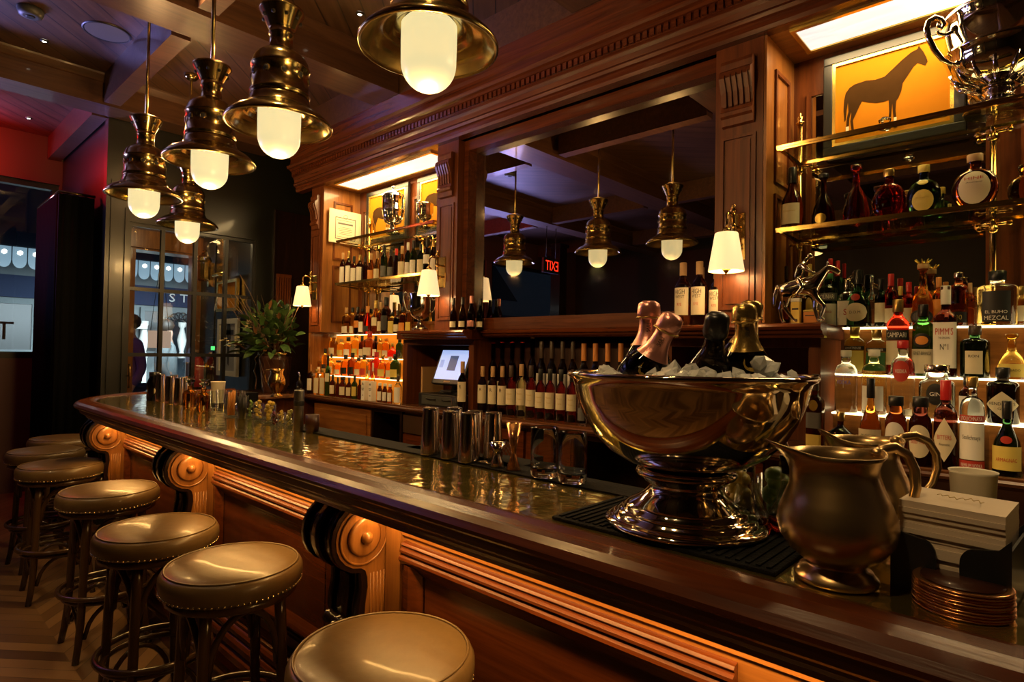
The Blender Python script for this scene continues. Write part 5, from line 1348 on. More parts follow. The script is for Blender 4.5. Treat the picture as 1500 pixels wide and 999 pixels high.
auto(2.674, 1.277, [(488, 10, 490, 'jar', Go, 'cap_white', 'label_cream'), (500, 10, 497, 'std', Go, 'cap_tan', 'label_yellow'), (510, 10, 494, 'std', A, 'cap_black', 'label_white'), (521.5, 10, 491, 'std', Go, 'cap_gold', 'label_yellow'), (530, 7, 492, 'wine', Dk, 'cap_black', 'label_cream'), (541, 12, 486, 'std', B_, 'cap_red', 'label_cream'), (550, 7, 492, 'wine', Dk, 'cap_black', 'label_white'), (557, 7.5, 496, 'tall', Go, 'cap_gold', 'label_yellow'), (565.5, 9, 496, 'std', A, 'cap_orange', 'label_cream'), (575, 12, 503, 'globe', Rd, 'cap_gold', None), (585, 8, 494, 'wine', Gr, 'cap_black', 'label_black')], 'on the middle amber lit step')
auto(2.745, ZTT, [(507, 8.5, 451, 'std', Go, 'cap_tan', 'label_white', (.05,.3)), (516, 8.5, 451, 'std', Go, 'cap_black', 'label_cream', (.05,.3)), (523.5, 8, 450, 'std', Dk, 'cap_black', 'label_orange', (.25,.5)), (530, 7.5, 453, 'std', B_, 'cap_black', 'label_white', (.1,.5)), (538, 8.5, 449, 'burg', Rd, 'cap_orange', 'label_black', (.1,.3)), (550, 9, 441, 'burg', A, 'cap_gold', 'label_cream', (.25,.5)), (557, 7, 443, 'wine', Go, 'cap_tan', 'label_cream'), (565, 11, 436, 'wine', Dk, 'cap_black', 'label_black', (.1,.5)), (574, 9, 458, 'std', Go, 'cap_black', 'label_yellow', (.05,.6)), (582, 7.5, 455, 'std', Dk, 'cap_dark_brown', 'label_cream'), (590, 8, 449, 'std', B_, 'cap_black', 'label_orange'), (599, 8, 447, 'std', Go, 'cap_black', 'label_yellow')], 'on the top lit step', 0)
auto(2.635, ZGL+.0085, [(501.5, 8, 371, 'std', Dk, 'cap_tan', 'label_white', (.06,.56)), (510, 8, 369, 'std', Dk, 'cap_gold', 'label_white', (.06,.56)), (518, 8.5, 376, 'std', B_, 'cap_black', 'label_white', (.06,.56)), (526.5, 9, 374, 'std', Dk, 'cap_gold', 'label_white', (.06,.56)), (534.5, 7.5, 377, 'std', Dk, 'cap_black', None), (543, 9, 372, 'burg', A, 'cap_tan', 'label_orange', (.06,.4)), (552, 9, 369, 'henn', Go, 'cap_tan', 'label_cream', (.06,.4)), (562, 9, 360, 'wine', Gr, 'cap_black', 'label_grey', (.1,.4)), (572, 9, 366, 'burg', Dk, 'cap_black', 'label_grey', (.1,.4)), (580, 8, 365, 'burg', Dk, 'cap_red', None), (588.5, 10, 361, 'henn', Go, 'cap_tan', 'label_cream', (.06,.5)), (597, 8, 356, 'wine', Gr, 'cap_white', 'label_white', (.06,.42)), (605, 9, 353, 'wine', Gr, 'cap_black', 'label_white', (.06,.45)), (616, 9.5, 358, 'std', Gr, 'cap_black', 'label_cream', (.06,.5)), (625, 9.5, 350, 'henn', Dk, 'cap_black', 'label_white', (.3,.55)), (634, 8.5, 352, 'std', Dk, 'cap_gold', 'label_white', (.06,.5))], 'on the left glass shelf')
row(2.50, 1.4753, [(664, 11, 437, 'small dark champagne bottle, leftmost on the ledge left of the big mirror', I(kind='burg', glass='wine_dark', cap='cap_black', label=(.08,.26,1.1,'label_cream'), face=PI+.3)),
 (677, 11, 436, 'small dark champagne bottle, second from left on the ledge by the mirror', I(kind='burg', glass='wine_dark', cap='cap_black', label=(.08,.26,1.1,'label_cream'), face=PI+.3)),
 (690, 12, 434, 'small dark bottle with pink neck, right of three on the ledge by the mirror', I(kind='burg', glass='wine_dark', cap='pink_foil', label=(.08,.26,1.1,'pink_foil'), face=PI+.3)),
 (703, 11, 438, 'small green necked bottle nearest the mirror on the left ledge', I(kind='burg', glass='liquor_darkgreen', cap='cap_black', label=(.08,.26,1.1,'label_cream'), face=PI+.3, x=2.55))], 'small bottles on the left ledge')
# ================================================================ SHELVES, PICTURES, SILVER, LAMPS
def glass_shelf(y0, y1, z, lab):
    t = thing('glass_shelf', lab, 'shelf', (2.53, (y0+y1)/2, z)); h = (y1-y0)/2
    MB().box(0, .25, -h, h, 0, .008, .001).obj('shelf_glass', 'shelf_glass', t)
    b = MB().box(-.004, -.0003, -h-.004, h+.004, -.002, .0082).box(-.004, .25, -h-.004, -h-.0003, -.002, .0082).box(-.004, .25, h+.0003, h+.004, -.002, .0082)
    b.box(.245, .255, -h, h, -.012, -.0003).box(-.002, .012, -h, h, -.010, -.0023)
    for yy in (-h+.02, h-.02): b.prism([(0, -.0103), (.25, -.0103), (.25, -.03), (.18, -.03), (.10, -.02), (0, -.014)], 'y', yy-.006, yy+.006)
    b.obj('brass_frame', 'brass', t)
    return t
glass_shelf(-.80, .872, ZGL, 'lower brass edged glass shelf in the right alcove, holding cognac decanters')
glass_shelf(-.80, .872, ZGU, 'upper brass edged glass shelf in the right alcove, below the horse painting')
glass_shelf(3.07, 4.27, ZGL, 'lower brass edged glass shelf in the left alcove, lined with whisky bottles')
glass_shelf(3.07, 4.27, ZGU, 'upper brass edged glass shelf in the left alcove, under the lidded trophy')
def post(x, y, lab, grp, top=2.37):
    t = thing('brass_post', lab, 'shelf post', (x, y, ZTT+.0005), 0, grp)
    H = top-ZTT
    MB().tube([(0, 0, .012), (0, 0, H)], .011, 14).obj('tube', 'brass', t)
    MB().lathe([(.022, 0), (.022, .004), (.013, .012), (.011, .02)], seg=20).obj('foot', 'brass', t)
    if top > 2.3: MB().lathe([(.011, H), (.018, H+.004), (.018, H+.010), (.010, H+.016), (.014, H+.026), (.010, H+.036), (.005, H+.042), (.006, H+.05), (0, H+.056)], seg=20).obj('finial', 'brass', t)
    for z in (ZGL, ZGU):
        zz = z-ZTT
        b = MB().lathe([(.0112, zz-.05), (.018, zz-.045), (.018, zz-.034), (.0112, zz-.03)], seg=20, cap=False).tube([(0, 0, zz-.040), (-.03, 0, zz-.040), (-.05, 0, zz-.014)], .007, 8)
        b.sphere((.0, 0, zz-.04), .019, 2).tube([(0, -.045, zz-.022), (0, .045, zz-.022)], .006, 8).sphere((0, -.047, zz-.022), .011, 2).sphere((0, .047, zz-.022), .011, 2)
        b.obj('shelf_clamp', 'brass', t)
    return t
post(2.79, .862, 'brass shelf post with finial by the right alcove side panel', 'shelf posts')
post(2.79, row_y(1455, 2.79, 1.9), 'brass shelf post behind the large round flask', 'shelf posts', ZGU-.002)
post(2.79, 4.20, 'brass shelf post beside the framed certificate', 'shelf posts')
post(2.79, 3.50, 'brass shelf post right of the lidded trophy', 'shelf posts', ZGU-.002)
# alcove centre stile between mirror panes
HORSE = [(.82,.76),(.80,.72),(.77,.745),(.735,.775),(.70,.74),(.66,.665),(.61,.575),(.60,.49),(.575,.41),(.555,.38),(.55,.27),(.56,.12),(.565,.05),(.535,.045),(.535,.12),(.527,.26),(.522,.36),(.515,.26),(.507,.12),(.505,.07),(.48,.065),(.487,.13),(.495,.27),(.49,.41),(.44,.405),(.383,.41),(.31,.44),(.25,.475),(.225,.42),(.195,.34),(.165,.255),(.175,.14),(.185,.08),(.155,.085),(.15,.15),(.14,.25),(.15,.34),(.147,.37),(.132,.29),(.125,.15),(.13,.06),(.095,.055),(.10,.15),(.105,.29),(.122,.38),(.117,.50),(.105,.40),(.098,.28),(.085,.26),(.075,.40),(.08,.54),(.095,.63),(.13,.685),(.18,.715),(.285,.725),(.37,.705),(.452,.715),(.52,.78),(.60,.86),(.68,.925),(.735,.945),(.745,.985),(.76,.945),(.785,.89),(.81,.81)]
def painting(y0, y1, z0, z1, lab, x=2.805, horse=True, flip=False, hs=1.0):
    t = thing('framed_painting', lab, 'painting', (x, (y0+y1)/2, z0)); h = (y1-y0)/2; H = z1-z0
    fw = .036
    b = MB()
    for a, c2, d, e in ((-h, h, 0, fw), (-h, h, H-fw, H), (-h, -h+fw, fw, H-fw), (h-fw, h, fw, H-fw)): b.box(-.012, .012, a, c2, d, e, .004)
    b.obj('frame', 'black_paint', t)
    g = MB(); f2 = fw+.012
    for a, c2, d, e in ((-h+fw, h-fw, fw, f2), (-h+fw, h-fw, H-f2, H-fw), (-h+fw, -h+f2, f2, H-f2), (h-f2, h-fw, f2, H-f2)): g.box(-.010, .006, a, c2, d, e)
    g.obj('gilt_slip', 'gilt', t)
    c = MB().box(-.002, .004, -h+f2, h-f2, f2, H-f2).obj('canvas', 'canvas_orange', t)
    if horse:
        W = 2*(h-f2); HH = H-2*f2
        sgn = 1 if flip else -1
        vs = []; 
        for u, w_ in HORSE: vs.append((-.0032, sgn*(u-.5)*W*hs, f2+HH*w_))
        o = MB(); o.add(vs, [tuple(q) for q in __import__('mathutils').geometry.tessellate_polygon([[Vector((v[1], v[2], 0)) for v in vs]])]); o.obj('painted_horse', 'paint_horse', c)
        s = MB()
        for a, bq in (((.099,.075),(.127,.19)), ((.485,.085),(.507,.19)), ((.536,.07),(.56,.18))):
            s.box(-.0042, -.0034, sgn*(a[0]-.5)*W*hs, sgn*(bq[0]-.5)*W*hs, f2+HH*a[1], f2+HH*bq[1])
        s.obj('white_sock', 'paint_white', c)
    return t
painting(.275, .770, ZGU+.0095, 2.637, 'framed oil painting of a standing brown horse on an orange ground')
painting(3.70, 4.265, ZGU+.0095, 2.64, 'black framed orange horse painting behind the lidded trophy', flip=False)
painting(3.02, 3.59, ZGU+.0095, 2.64, 'black framed orange horse painting partly hidden by the left mirror pilaster')
# certificate on the side wall
t = thing('certificate', 'cream mounted certificate on the left alcove side wall', 'certificate', (2.685, 4.404, 2.355), math.radians(0))
MB().box(-.150, .150, -.008, .0, -.138, .138, .002).obj('mount', 'label_cream', t)
b = MB()
for a, c2, d, e in ((-.095, .095, .072, .078), (-.095, .095, -.104, -.098), (-.095, -.089, -.098, .072), (.089, .095, -.098, .072), (-.08, .08, .052, .055), (-.08, .08, -.085, -.082)): b.box(a, c2, -.0092, -.0082, d, e)
for i, w_ in enumerate((.05, .065, .06, .045, .06)): b.box(-w_, w_, -.0092, -.0082, -.005-.014*i, -.002-.014*i)
b.box(-.07, .07, -.0092, -.0082, .02, .034)
b.tube([(.018*math.cos(2*PI*i/20), -.0088, .085+.018*math.sin(2*PI*i/20)) for i in range(20)], .0016, 5, True)
b.obj('print', 'label_grey', t)
# trophies
def scroll_handle(R, z0, z1, out, ang, r):
    """C-scroll handle between heights z0 and z1 on a cup of radius R"""
    pts = []; H = z1-z0
    P = [(R*.86, z0), (R+out*.10, z0-.01*H), (R+out*.42, z0+.10*H), (R+out*.70, z0+.32*H), (R+out*.92, z0+.60*H), (R+out*1.0, z0+.82*H), (R+out*.92, z0+1.0*H), (R+out*.70, z0+1.10*H), (R+out*.45, z0+1.06*H), (R+out*.34, z0+.94*H), (R+out*.44, z0+.84*H), (R+out*.58, z0+.88*H), (R+out*.56, z0+.96*H)]
    Q = [(R+out*.62, z0+.78*H), (R+out*.50, z0+.70*H), (R+out*.28, z0+.68*H), (R+out*.10, z0+.74*H), (R*.97, z0+.82*H)]
    c, s_ = math.cos(ang), math.sin(ang)
    b = MB().tube([(q*c, q*s_, z) for q, z in P], [r*.7, r*.8, r, r*1.1, r*1.15, r*1.15, r*1.1, r, r*.9, r*.8, r*.7, r*.6, r*.5], 10)
    b.tube([(q*c, q*s_, z) for q, z in Q], [r*.5, r*.7, r*.8, r*.8, r*.9], 8)
    b.sphere((R*.97*c, R*.97*s_, z0+.82*H), r*1.8, 2); b.sphere((R*.9*c, R*.9*s_, z0), r*1.4, 2)
    return b
def trophy(lab, loc, R, H, ang, lid=True):
    t = thing('trophy_cup', lab, 'trophy', loc)
    f = H/.42; 
    MB().lathe([(0, 0), (R*.62, 0), (R*.64, .006*f), (R*.60, .016*f), (R*.48, .028*f), (R*.34, .04*f), (R*.26, .054*f), (R*.30, .062*f), (R*.26, .07*f), (R*.30, .078*f), (0, .0785*f)], seg=48).obj('foot', 'silver', t)
    MB().lathe([(0, .079*f), (R*.34, .082*f), (R*.62, .098*f), (R*.84, .13*f), (R*.95, .175*f), (R*.97, .195*f), (R*1.01, .20*f), (R*1.02, .208*f), (R*.98, .214*f), (R*.985, .29*f), (R*1.0, .312*f), (R*1.05, .322*f), (R*1.05, .328*f), (R*.98, .33*f), (0, .331*f)], seg=56).obj('cup', 'silver', t)
    b = MB()
    for i in range(14):
        a = 2*PI*i/14; b.tube([(R*.40*math.cos(a), R*.40*math.sin(a), .085*f), (R*.70*math.cos(a), R*.70*math.sin(a), .105*f), (R*.90*math.cos(a), R*.90*math.sin(a), .145*f)], [R*.03, R*.06, R*.03], 6)
    b.obj('gadrooning', 'silver', t)
    if lid:
        MB().lathe([(R*.99, .3312*f), (R*1.0, .338*f), (R*.86, .350*f), (R*.60, .366*f), (R*.30, .378*f), (R*.14, .385*f), (R*.10, .395*f), (R*.15, .405*f), (R*.15, .414*f), (R*.08, .42*f), (0, .424*f)], seg=48).obj('lid', 'silver', t)
    for a in (ang, ang+PI): scroll_handle(R, .16*f, .30*f, R*.60, a, R*.055).obj('handle', 'silver', t)
    return t
trophy('large lidded silver trophy with scroll handles on the right upper glass shelf', (2.665, row_y(1462, 2.665, ZGU), ZGU+.0085), .155, .445, 2.30)
p = on_x(575, 335, 2.65)
trophy('lidded silver trophy on the left upper glass shelf before the paintings', (2.65, row_y(575, 2.65, ZGU), ZGU+.0085), .082, .36, .9)
# loving cup on the left ledge
def goblet(lab, loc, R, H, ang):
    t = thing('trophy_cup', lab, 'trophy', loc)
    MB().lathe([(0, 0), (R*.72, 0), (R*.74, .05*H), (R*.5, .09*H), (R*.25, .16*H), (R*.2, .26*H), (R*.26, .29*H), (0, .291*H)], seg=40).obj('foot', 'silver', t)
    MB().lathe([(0, .292*H), (R*.4, .31*H), (R*.78, .40*H), (R*.96, .54*H), (R, .72*H), (R*.97, .9*H), (R*1.06, .98*H), (R*1.06, H), (R*.98, .99*H), (R*.9, .72*H), (R*.6, .4*H), (0, .36*H)], seg=48, cap=False).obj('cup', 'silver', t)
    for a in (ang, ang+PI): scroll_handle(R, .5*H, .98*H, R*.5, a, R*.075).obj('handle', 'silver', t)
    return t
goblet('two handled silver loving cup on the ledge above the till', (2.49, row_y(615, 2.49, 1.475), 1.4752), .075, .245, -.8)
q = (2.56, row_y(625, 2.62, ZGU), ZGU+.0085)
goblet('small silver goblet on the left upper shelf by the mirror pilaster', (2.66, row_y(622, 2.66, ZGU), ZGU+.0085), .06, .17, .4)
t = thing('glass_dish', 'little cut glass knob on the right upper glass shelf', 'dish', (2.60, row_y(1296, 2.60, ZGU), ZGU+.0085))
MB().lathe([(0, 0), (.02, 0), (.024, .008), (.014, .018), (.02, .028), (.022, .036), (.012, .045), (0, .047)], seg=12, smooth=False).obj('dish', 'glass_clear', t)
# silver jockey on horse
def skin_obj(name, verts, edges, radii, mat, parent, levels=2):
    me = bpy.data.meshes.new(name); me.from_pydata(verts, edges, []); me.update()
    o = bpy.data.objects.new(name, me); COL.objects.link(o); o.parent = parent
    me.materials.append(M[mat])
    o.modifiers.new('skin', 'SKIN'); s = o.modifiers.new('sub', 'SUBSURF'); s.levels = levels; s.render_levels = levels
    for i, r in enumerate(radii):
        sv = me.skin_vertices[0].data[i]; sv.radius = (r, r) if not isinstance(r, tuple) else r
    me.skin_vertices[0].data[0].use_root = True
    o.modifiers['skin'].use_smooth_shade = True
    return o
hx = 2.50; hy = row_y(1172, hx, 1.475)
t = thing('horse_statuette', 'silver statuette of a jockey riding a walking horse on the right ledge', 'statuette', (hx, hy, 1.4752))
# local: -y = forward (right in the photo)
V = [(0,.055,.150),(0,.015,.145),(0,-.035,.150),(0,-.062,.165),(0,-.085,.195),(0,-.103,.215),(0,-.125,.200),(0,-.143,.186),
     (.014,.062,.105),(.014,.082,.062),(.014,.072,.008),(.014,.060,.004),
     (-.014,.05,.10),(-.014,.055,.060),(-.014,.02,.012),(-.014,.005,.008),
     (.013,-.055,.10),(.013,-.050,.055),(.013,-.060,.012),(.013,-.072,.006),
     (-.013,-.06,.10),(-.013,-.092,.062),(-.013,-.078,.018),(-.013,-.092,.008),
     (0,.085,.150),(0,.098,.115),(0,.10,.07)]
E_ = [(0,1),(1,2),(2,3),(3,4),(4,5),(5,6),(6,7),(0,8),(8,9),(9,10),(10,11),(0,12),(12,13),(13,14),(14,15),(2,16),(16,17),(17,18),(18,19),(2,20),(20,21),(21,22),(22,23),(0,24),(24,25),(25,26)]
Rr = [.033,.034,.033,.026,.018,.015,.013,.009,.018,.009,.006,.008,.018,.009,.006,.008,.013,.008,.005,.007,.013,.008,.005,.007,.010,.009,.004]
skin_obj('horse', V, E_, Rr, 'silver', t)
MB().tube([(.004, -.098, .222), (.008, -.098, .236)], [.005, .001], 6).tube([(-.004, -.098, .222), (-.008, -.098, .236)], [.005, .001], 6).obj('horse_ear', 'silver', t)
V = [(0,.015,.178),(0,.005,.205),(0,-.012,.232),(0,-.020,.244),(0,-.026,.258),(.020,-.012,.228),(.024,-.028,.205),(.012,-.052,.195),(-.020,-.012,.228),(-.024,-.028,.205),(-.012,-.052,.195),(.028,-.005,.165),(.036,-.018,.135),(.036,.005,.108),(.036,-.012,.102),(-.028,-.005,.165),(-.036,-.018,.135),(-.036,.005,.108),(-.036,-.012,.102)]
E_ = [(0,1),(1,2),(2,3),(3,4),(2,5),(5,6),(6,7),(2,8),(8,9),(9,10),(0,11),(11,12),(12,13),(13,14),(0,15),(15,16),(16,17),(17,18)]
skin_obj('jockey', V, E_, [.017,.018,.016,.007,.011,.008,.006,.005,.008,.006,.005,.011,.009,.007,.005,.011,.009,.007,.005], 'silver', t)
MB().tube([(0, -.028, .262), (0, -.038, .262), (0, -.046, .258)], [.0115, .010, .004], 10).obj('jockey_cap', 'silver', t)
# small things behind the statuette
def boxlet(lab, px, w, base, top, x, mats, z=1.4752):
    y = row_y(px, x, z); q = (x, y, z); r = rad_px(w, q); H = HC+ray(px, top).z*x/ray(px, top).x-z
    t = thing('tin_box', lab, 'box', q); MB().box(-r*.7, r*.7, -r, r, 0, H*.86, .003).obj('box', mats[0], t); MB().box(-r*.75, r*.75, -r*1.05, r*1.05, H*.862, H, .003).obj('lid', mats[1], t)
    MB().box(-r*.7-.0012, -r*.7-.0002, -r*.7, r*.7, H*.55, H*.62).obj('print', 'label_black', t)
boxlet('yellow tin with white lid under the silver horse', 1166, 14, 464, 437, 2.60, ('label_yellow', 'cap_white'))
boxlet('low orange and yellow box under the horse head', 1188, 20, 464, 454, 2.60, ('label_orange', 'label_yellow'))
row(2.68, 1.4752, [(1186, 12, 388, 'bottle with yellow cap standing behind the silver horse', I(kind='wine', glass='liquor_brown', cap='label_yellow', label=(.1,.45,1.1,'label_yellow',OVAL))), (1151, 11, 391, 'dark bottle behind the silver horse rump', I(kind='wine', glass='wine_dark', cap='cap_dark_brown', label=(.1,.3,1.1,'label_red')))], None)
row(2.785, ZTT, [(1216, 15, 380, 'green bottle with red cap behind the anise bottle', I(kind='wine', glass='liquor_green', cap='cap_red', rmax=.03)), (1227, 12, 383, 'second green bottle with red and white cap behind the anise bottle', I(kind='wine', glass='liquor_darkgreen', cap='cap_red', rmax=.03))], None)
# wall lamps
def sconce(lab, y, x=PX, zc=1.845):
    t = thing('wall_lamp', lab, 'wall lamp', (x-.0085, y, zc), 0, 'brass wall lamps')
    MB().box(.0, .008, -.036, .036, -.10, .10, .004).obj('backplate', 'brass', t)
    b = MB().tube([(0, 0, -.03), (-.03, 0, -.03), (-.036, 0, -.02), (-.036, 0, .08), (-.036, 0, .10)], .0085, 10)
    b.lathe([(.010, -.055), (.015, -.045), (.010, -.035)], (-.036, 0, 0), 14).lathe([(.009, .095), (.015, .105), (.010, .118), (.012, .126), (0, .136)], (-.036, 0, 0), 14)
    b.tube([(0, 0, .04), (-.03, 0, .04)], .007, 8).sphere((-.036, 0, .04), .014, 2).sphere((-.036, 0, -.03), .014, 2)
    b.tube([(-.036, 0, .075), (-.06, .0, .088), (-.085, .0, .088), (-.10, 0, .075), (-.104, 0, .05), (-.104, 0, .018)], .006, 10)
    b.obj('arm', 'brass', t)
    MB().lathe([(.012, .0), (.017, .004), (.017, .016), (.008, .022)], (-.104, 0, 0), 16).obj('gallery', 'brass', t)
    MB().lathe([(.070, -.158), (.071, -.155), (.046, -.004), (.043, 0), (.0, 0), (.0, -.003), (.042, -.004), (.067, -.155)], (-.104, 0, 0), 36, cap=False).obj('shade', 'shade_glow', t)
    MB().lathe([(.0, -.176), (.005, -.172), (.004, -.166), (.010, -.158), (.018, -.150), (0, -.149)], (-.104, 0, 0), 16).obj('finial', 'brass', t)
    return t
sconce('brass wall lamp with cream shade on the pilaster right of the big mirror', 1.02)
sconce('brass wall lamp with cream shade above the silver loving cup', 2.93)
sconce('brass wall lamp with cream shade among the flower arrangement', 4.53)
# till
t = thing('till', 'black touchscreen till with glowing blue-white screen in the cubby', 'till', (2.60, 3.00, ZC+.0005), math.radians(0))
MB().box(-.03, .20, -.185, .24, 0, .085, .006).obj('cash_drawer', 'black_plastic', t)
MB().box(-.036, -.0305, -.15, .20, .012, .072, .004).obj('drawer_front', 'grey_plastic', t)
b = MB()
for y0 in (-.11, .05): b.tube([(-.0365, y0, .052), (-.043, y0+.01, .05), (-.043, y0+.09, .05), (-.0365, y0+.10, .052)], .004, 6)
b.obj('drawer_slot', 'black_plastic', t)
MB().box(.02, .15, -.10, .09, .0855, .10, .005).tube([(.07, 0, .10), (.09, 0, .15), (.085, 0, .2)], .02, 10).box(.0, .1, -.06, .05, .10, .112, .003).obj('stand', 'black_plastic', t)
mon = MB().box(-.012, .022, -.155, .155, -.125, .135, .006).obj('monitor', 'black_plastic', t)
mon.location = (.055, -.01, .265); mon.rotation_euler = (0, math.radians(22), math.radians(0))
MB().box(-.0135, -.0122, -.137, .137, -.092, .115).obj('screen', 'screen', mon)
MB().box(-.0152, -.0140, -.045, .035, -.03, .075).obj('screen_window', 'screen_dark', mon)
MB().box(-.0152, -.0140, .085, .12, -.01, .045).obj('screen_text', 'screen_text', mon)
MB().box(-.0138, -.0122, -.03, .03, -.112, -.103).obj('badge', 'cap_tan', mon)
t = thing('glass_tumbler', 'small ribbed glass between the till and the wine bottles', 'glass', (2.50, row_y(668, 2.50, ZC), ZC+.0005))
MB().lathe([(0, 0), (.028, 0), (.034, .09), (.031, .09), (.026, .006), (0, .006)], seg=20, cap=False, wave=(.03, 10)).obj('tumbler', 'glassware', t)
t = thing('book', 'tan folder standing left of the till in the cubby', 'folder', (2.70, 3.262, ZC+.0005))
MB().box(-.09, .1, -.004, .004, 0, .26).box(-.09, .1, -.0125, -.0045, 0, .25).obj('cover', 'cap_tan', t)
# vase of foliage on the return counter
VX = (2.335, 4.86)
t = thing('flower_arrangement', 'big arrangement of glossy leaves, twigs and pale blossoms in a bronze vase', 'flower arrangement', (VX[0], VX[1], ZC+.0005))
vz = MB().lathe([(0, 0), (.088, 0), (.092, .008), (.096, .03), (.112, .16), (.126, .27), (.131, .31)], seg=40).obj('vase', 'vase_glaze', t)
MB().lathe([(.131, .3102), (.140, .315), (.142, .33), (.135, .338), (.118, .338), (.112, .32), (.10, .2), (0, .19)], seg=40, cap=False).obj('rim', 'aged_brass', t)
b = MB()
for i in range(18):
    a0 = 2*PI*i/18
    b.tube([((.0975+.031*u/10)*math.cos(a0-.9*u/10), (.0975+.031*u/10)*math.sin(a0-.9*u/10), .035+.26*u/10) for u in range(11)], .0035, 5)
b.obj('diagonal_rib', 'vase_glaze', vz)
MB().tube([(-.115, .075, .31), (-.135, .09, .28), (-.122, .083, .24), (-.138, .09, .18), (-.12, .08, .12), (-.125, .085, .03)], .006, 8).obj('handle', 'silver', vz)
r4 = random.Random(21)
def leaf(mb, base, d, L, W, curl=.25):
    d = Vector(d).normalized(); s = d.cross(Vector((0, 0, 1)));
    if s.length < .1: s = Vector((1, 0, 0))
    s.normalize(); nrm = s.cross(d).normalized(); roll = r4.uniform(-1, 1)
    s2 = s*math.cos(roll)+nrm*math.sin(roll); n2 = s2.cross(d)
    vs = []
    for k in range(6):
        u = k/5; w = W*math.sin(PI*min(1, .08+u*.92))**.8 if u < 1 else 0.001
        c = Vector(base)+d*L*u - Vector((0, 0, 1))*curl*L*u*u
        vs += [c-s2*w+n2*w*.3, c, c+s2*w+n2*w*.3]
    fs = []
    for k in range(5):
        a = 3*k; fs += [(a, a+1, a+4, a+3), (a+1, a+2, a+5, a+4)]
    mb.add(vs, fs, True)
lf = MB(); lb = MB()
for i in range(340):
    az = r4.uniform(0, 2*PI); el = r4.uniform(-.25, 1.45)
    d = Vector((math.cos(az)*math.cos(el), math.sin(az)*math.cos(el), math.sin(el)))
    q = r4.uniform(.06, .27)
    base = Vector((0, 0, .36))+Vector((d.x*q*1.15, d.y*q*1.15, d.z*q*1.25+.03))
    dd = d+Vector((r4.uniform(-.6, .6), r4.uniform(-.6, .6), r4.uniform(-.3, .5)))
    tip = base+dd.normalized()*.13
    if max(tip.x, base.x)+.03 > .135 and min(tip.y, base.y) < -.16: continue
    if max(tip.x, base.x)+.03 > .16: continue
    if i % 9 == 0: leaf(lb, base, dd+Vector((.2, -.4, .2)), r4.uniform(.10, .17), r4.uniform(.012, .02))
    else: leaf(lf, base, dd, r4.uniform(.07, .14), r4.uniform(.018, .034))
o = lf.obj('foliage', 'leaf', t, fix=False); o['kind'] = 'stuff'
o = lb.obj('bronze_foliage', 'leaf_bronze', t, fix=False); o['kind'] = 'stuff'
b = MB()
for i in range(16):
    az = r4.uniform(0, 2*PI); d = Vector((math.cos(az)*.6, math.sin(az)*.6, 1)).normalized(); L = r4.uniform(.35, .62)
    if i < 7: d = Vector((-.45+r4.uniform(-.35, .3), .5+r4.uniform(-.3, .3), 1.0)).normalized(); L = r4.uniform(.5, .72)
    P = [Vector((d.x*.05, d.y*.05, .33))]
    for k in range(1, 6): P.append(P[0]+d*L*k/5+Vector((r4.uniform(-.02, .02), r4.uniform(-.02, .02), 0)))
    b.tube(P, [.004, .0035, .003, .0026, .002, .001], 5)
    for k in (2, 3, 4): b.tube([P[k], P[k]+Vector((r4.uniform(-.08, .08), r4.uniform(-.08, .08), .09))], [.002, .0008], 4)
o = b.obj('twigs', 'twig', t); o['kind'] = 'stuff'
b = MB()
for cx, cy, cz in ((-.19, .14, .55), (-.06, -.02, .53), (-.24, .20, .42), (.02, -.03, .68), (-.30, .26, .41), (-.16, .1, .60), (-.02, -.08, .46)):
    for i in range(9):
        c = Vector((cx+r4.uniform(-.035, .035), cy+r4.uniform(-.035, .035), cz+r4.uniform(-.035, .035)))
        for k in range(5):
            a = 2*PI*k/5; leaf(b, c, (math.cos(a), math.sin(a), .4), .016, .006, .1)
o = b.obj('blossoms', 'blossom', t, fix=False); o['kind'] = 'stuff'
t = thing('silver_jug', 'small gold toned baluster jug in front of the flower vase', 'jug', (2.14, row_y(405, 2.14, ZC), ZC+.0005))
MB().lathe([(0, 0), (.045, 0), (.047, .006), (.03, .02), (.026, .03), (.05, .06), (.064, .10), (.06, .14), (.046, .175), (.045, .19), (.056, .215), (.052, .215), (.042, .19), (.04, .17), (0, .16)], seg=36, cap=False).obj('body', 'brass', t)
MB().tube([(-.03, .036, .205), (-.055, .066, .20), (-.064, .076, .16), (-.055, .064, .11), (-.046, .054, .085)], .006, 8).obj('handle', 'brass', t)
# fluted mahogany panel on the far wall right of the vestibule
trim(MB().box(2.50, 2.9, VY-.03, VY-.0005, ZC, 2.6), 'ebony_z')
b = MB().box(2.52, 2.66, VY-.045, VY-.0305, 1.0, 2.02)
for i in range(6): b.tube([(2.534+.0225*i, VY-.046, 1.03), (2.534+.0225*i, VY-.046, 1.99)], .008, 8)
trim(b, 'mahogany_z')
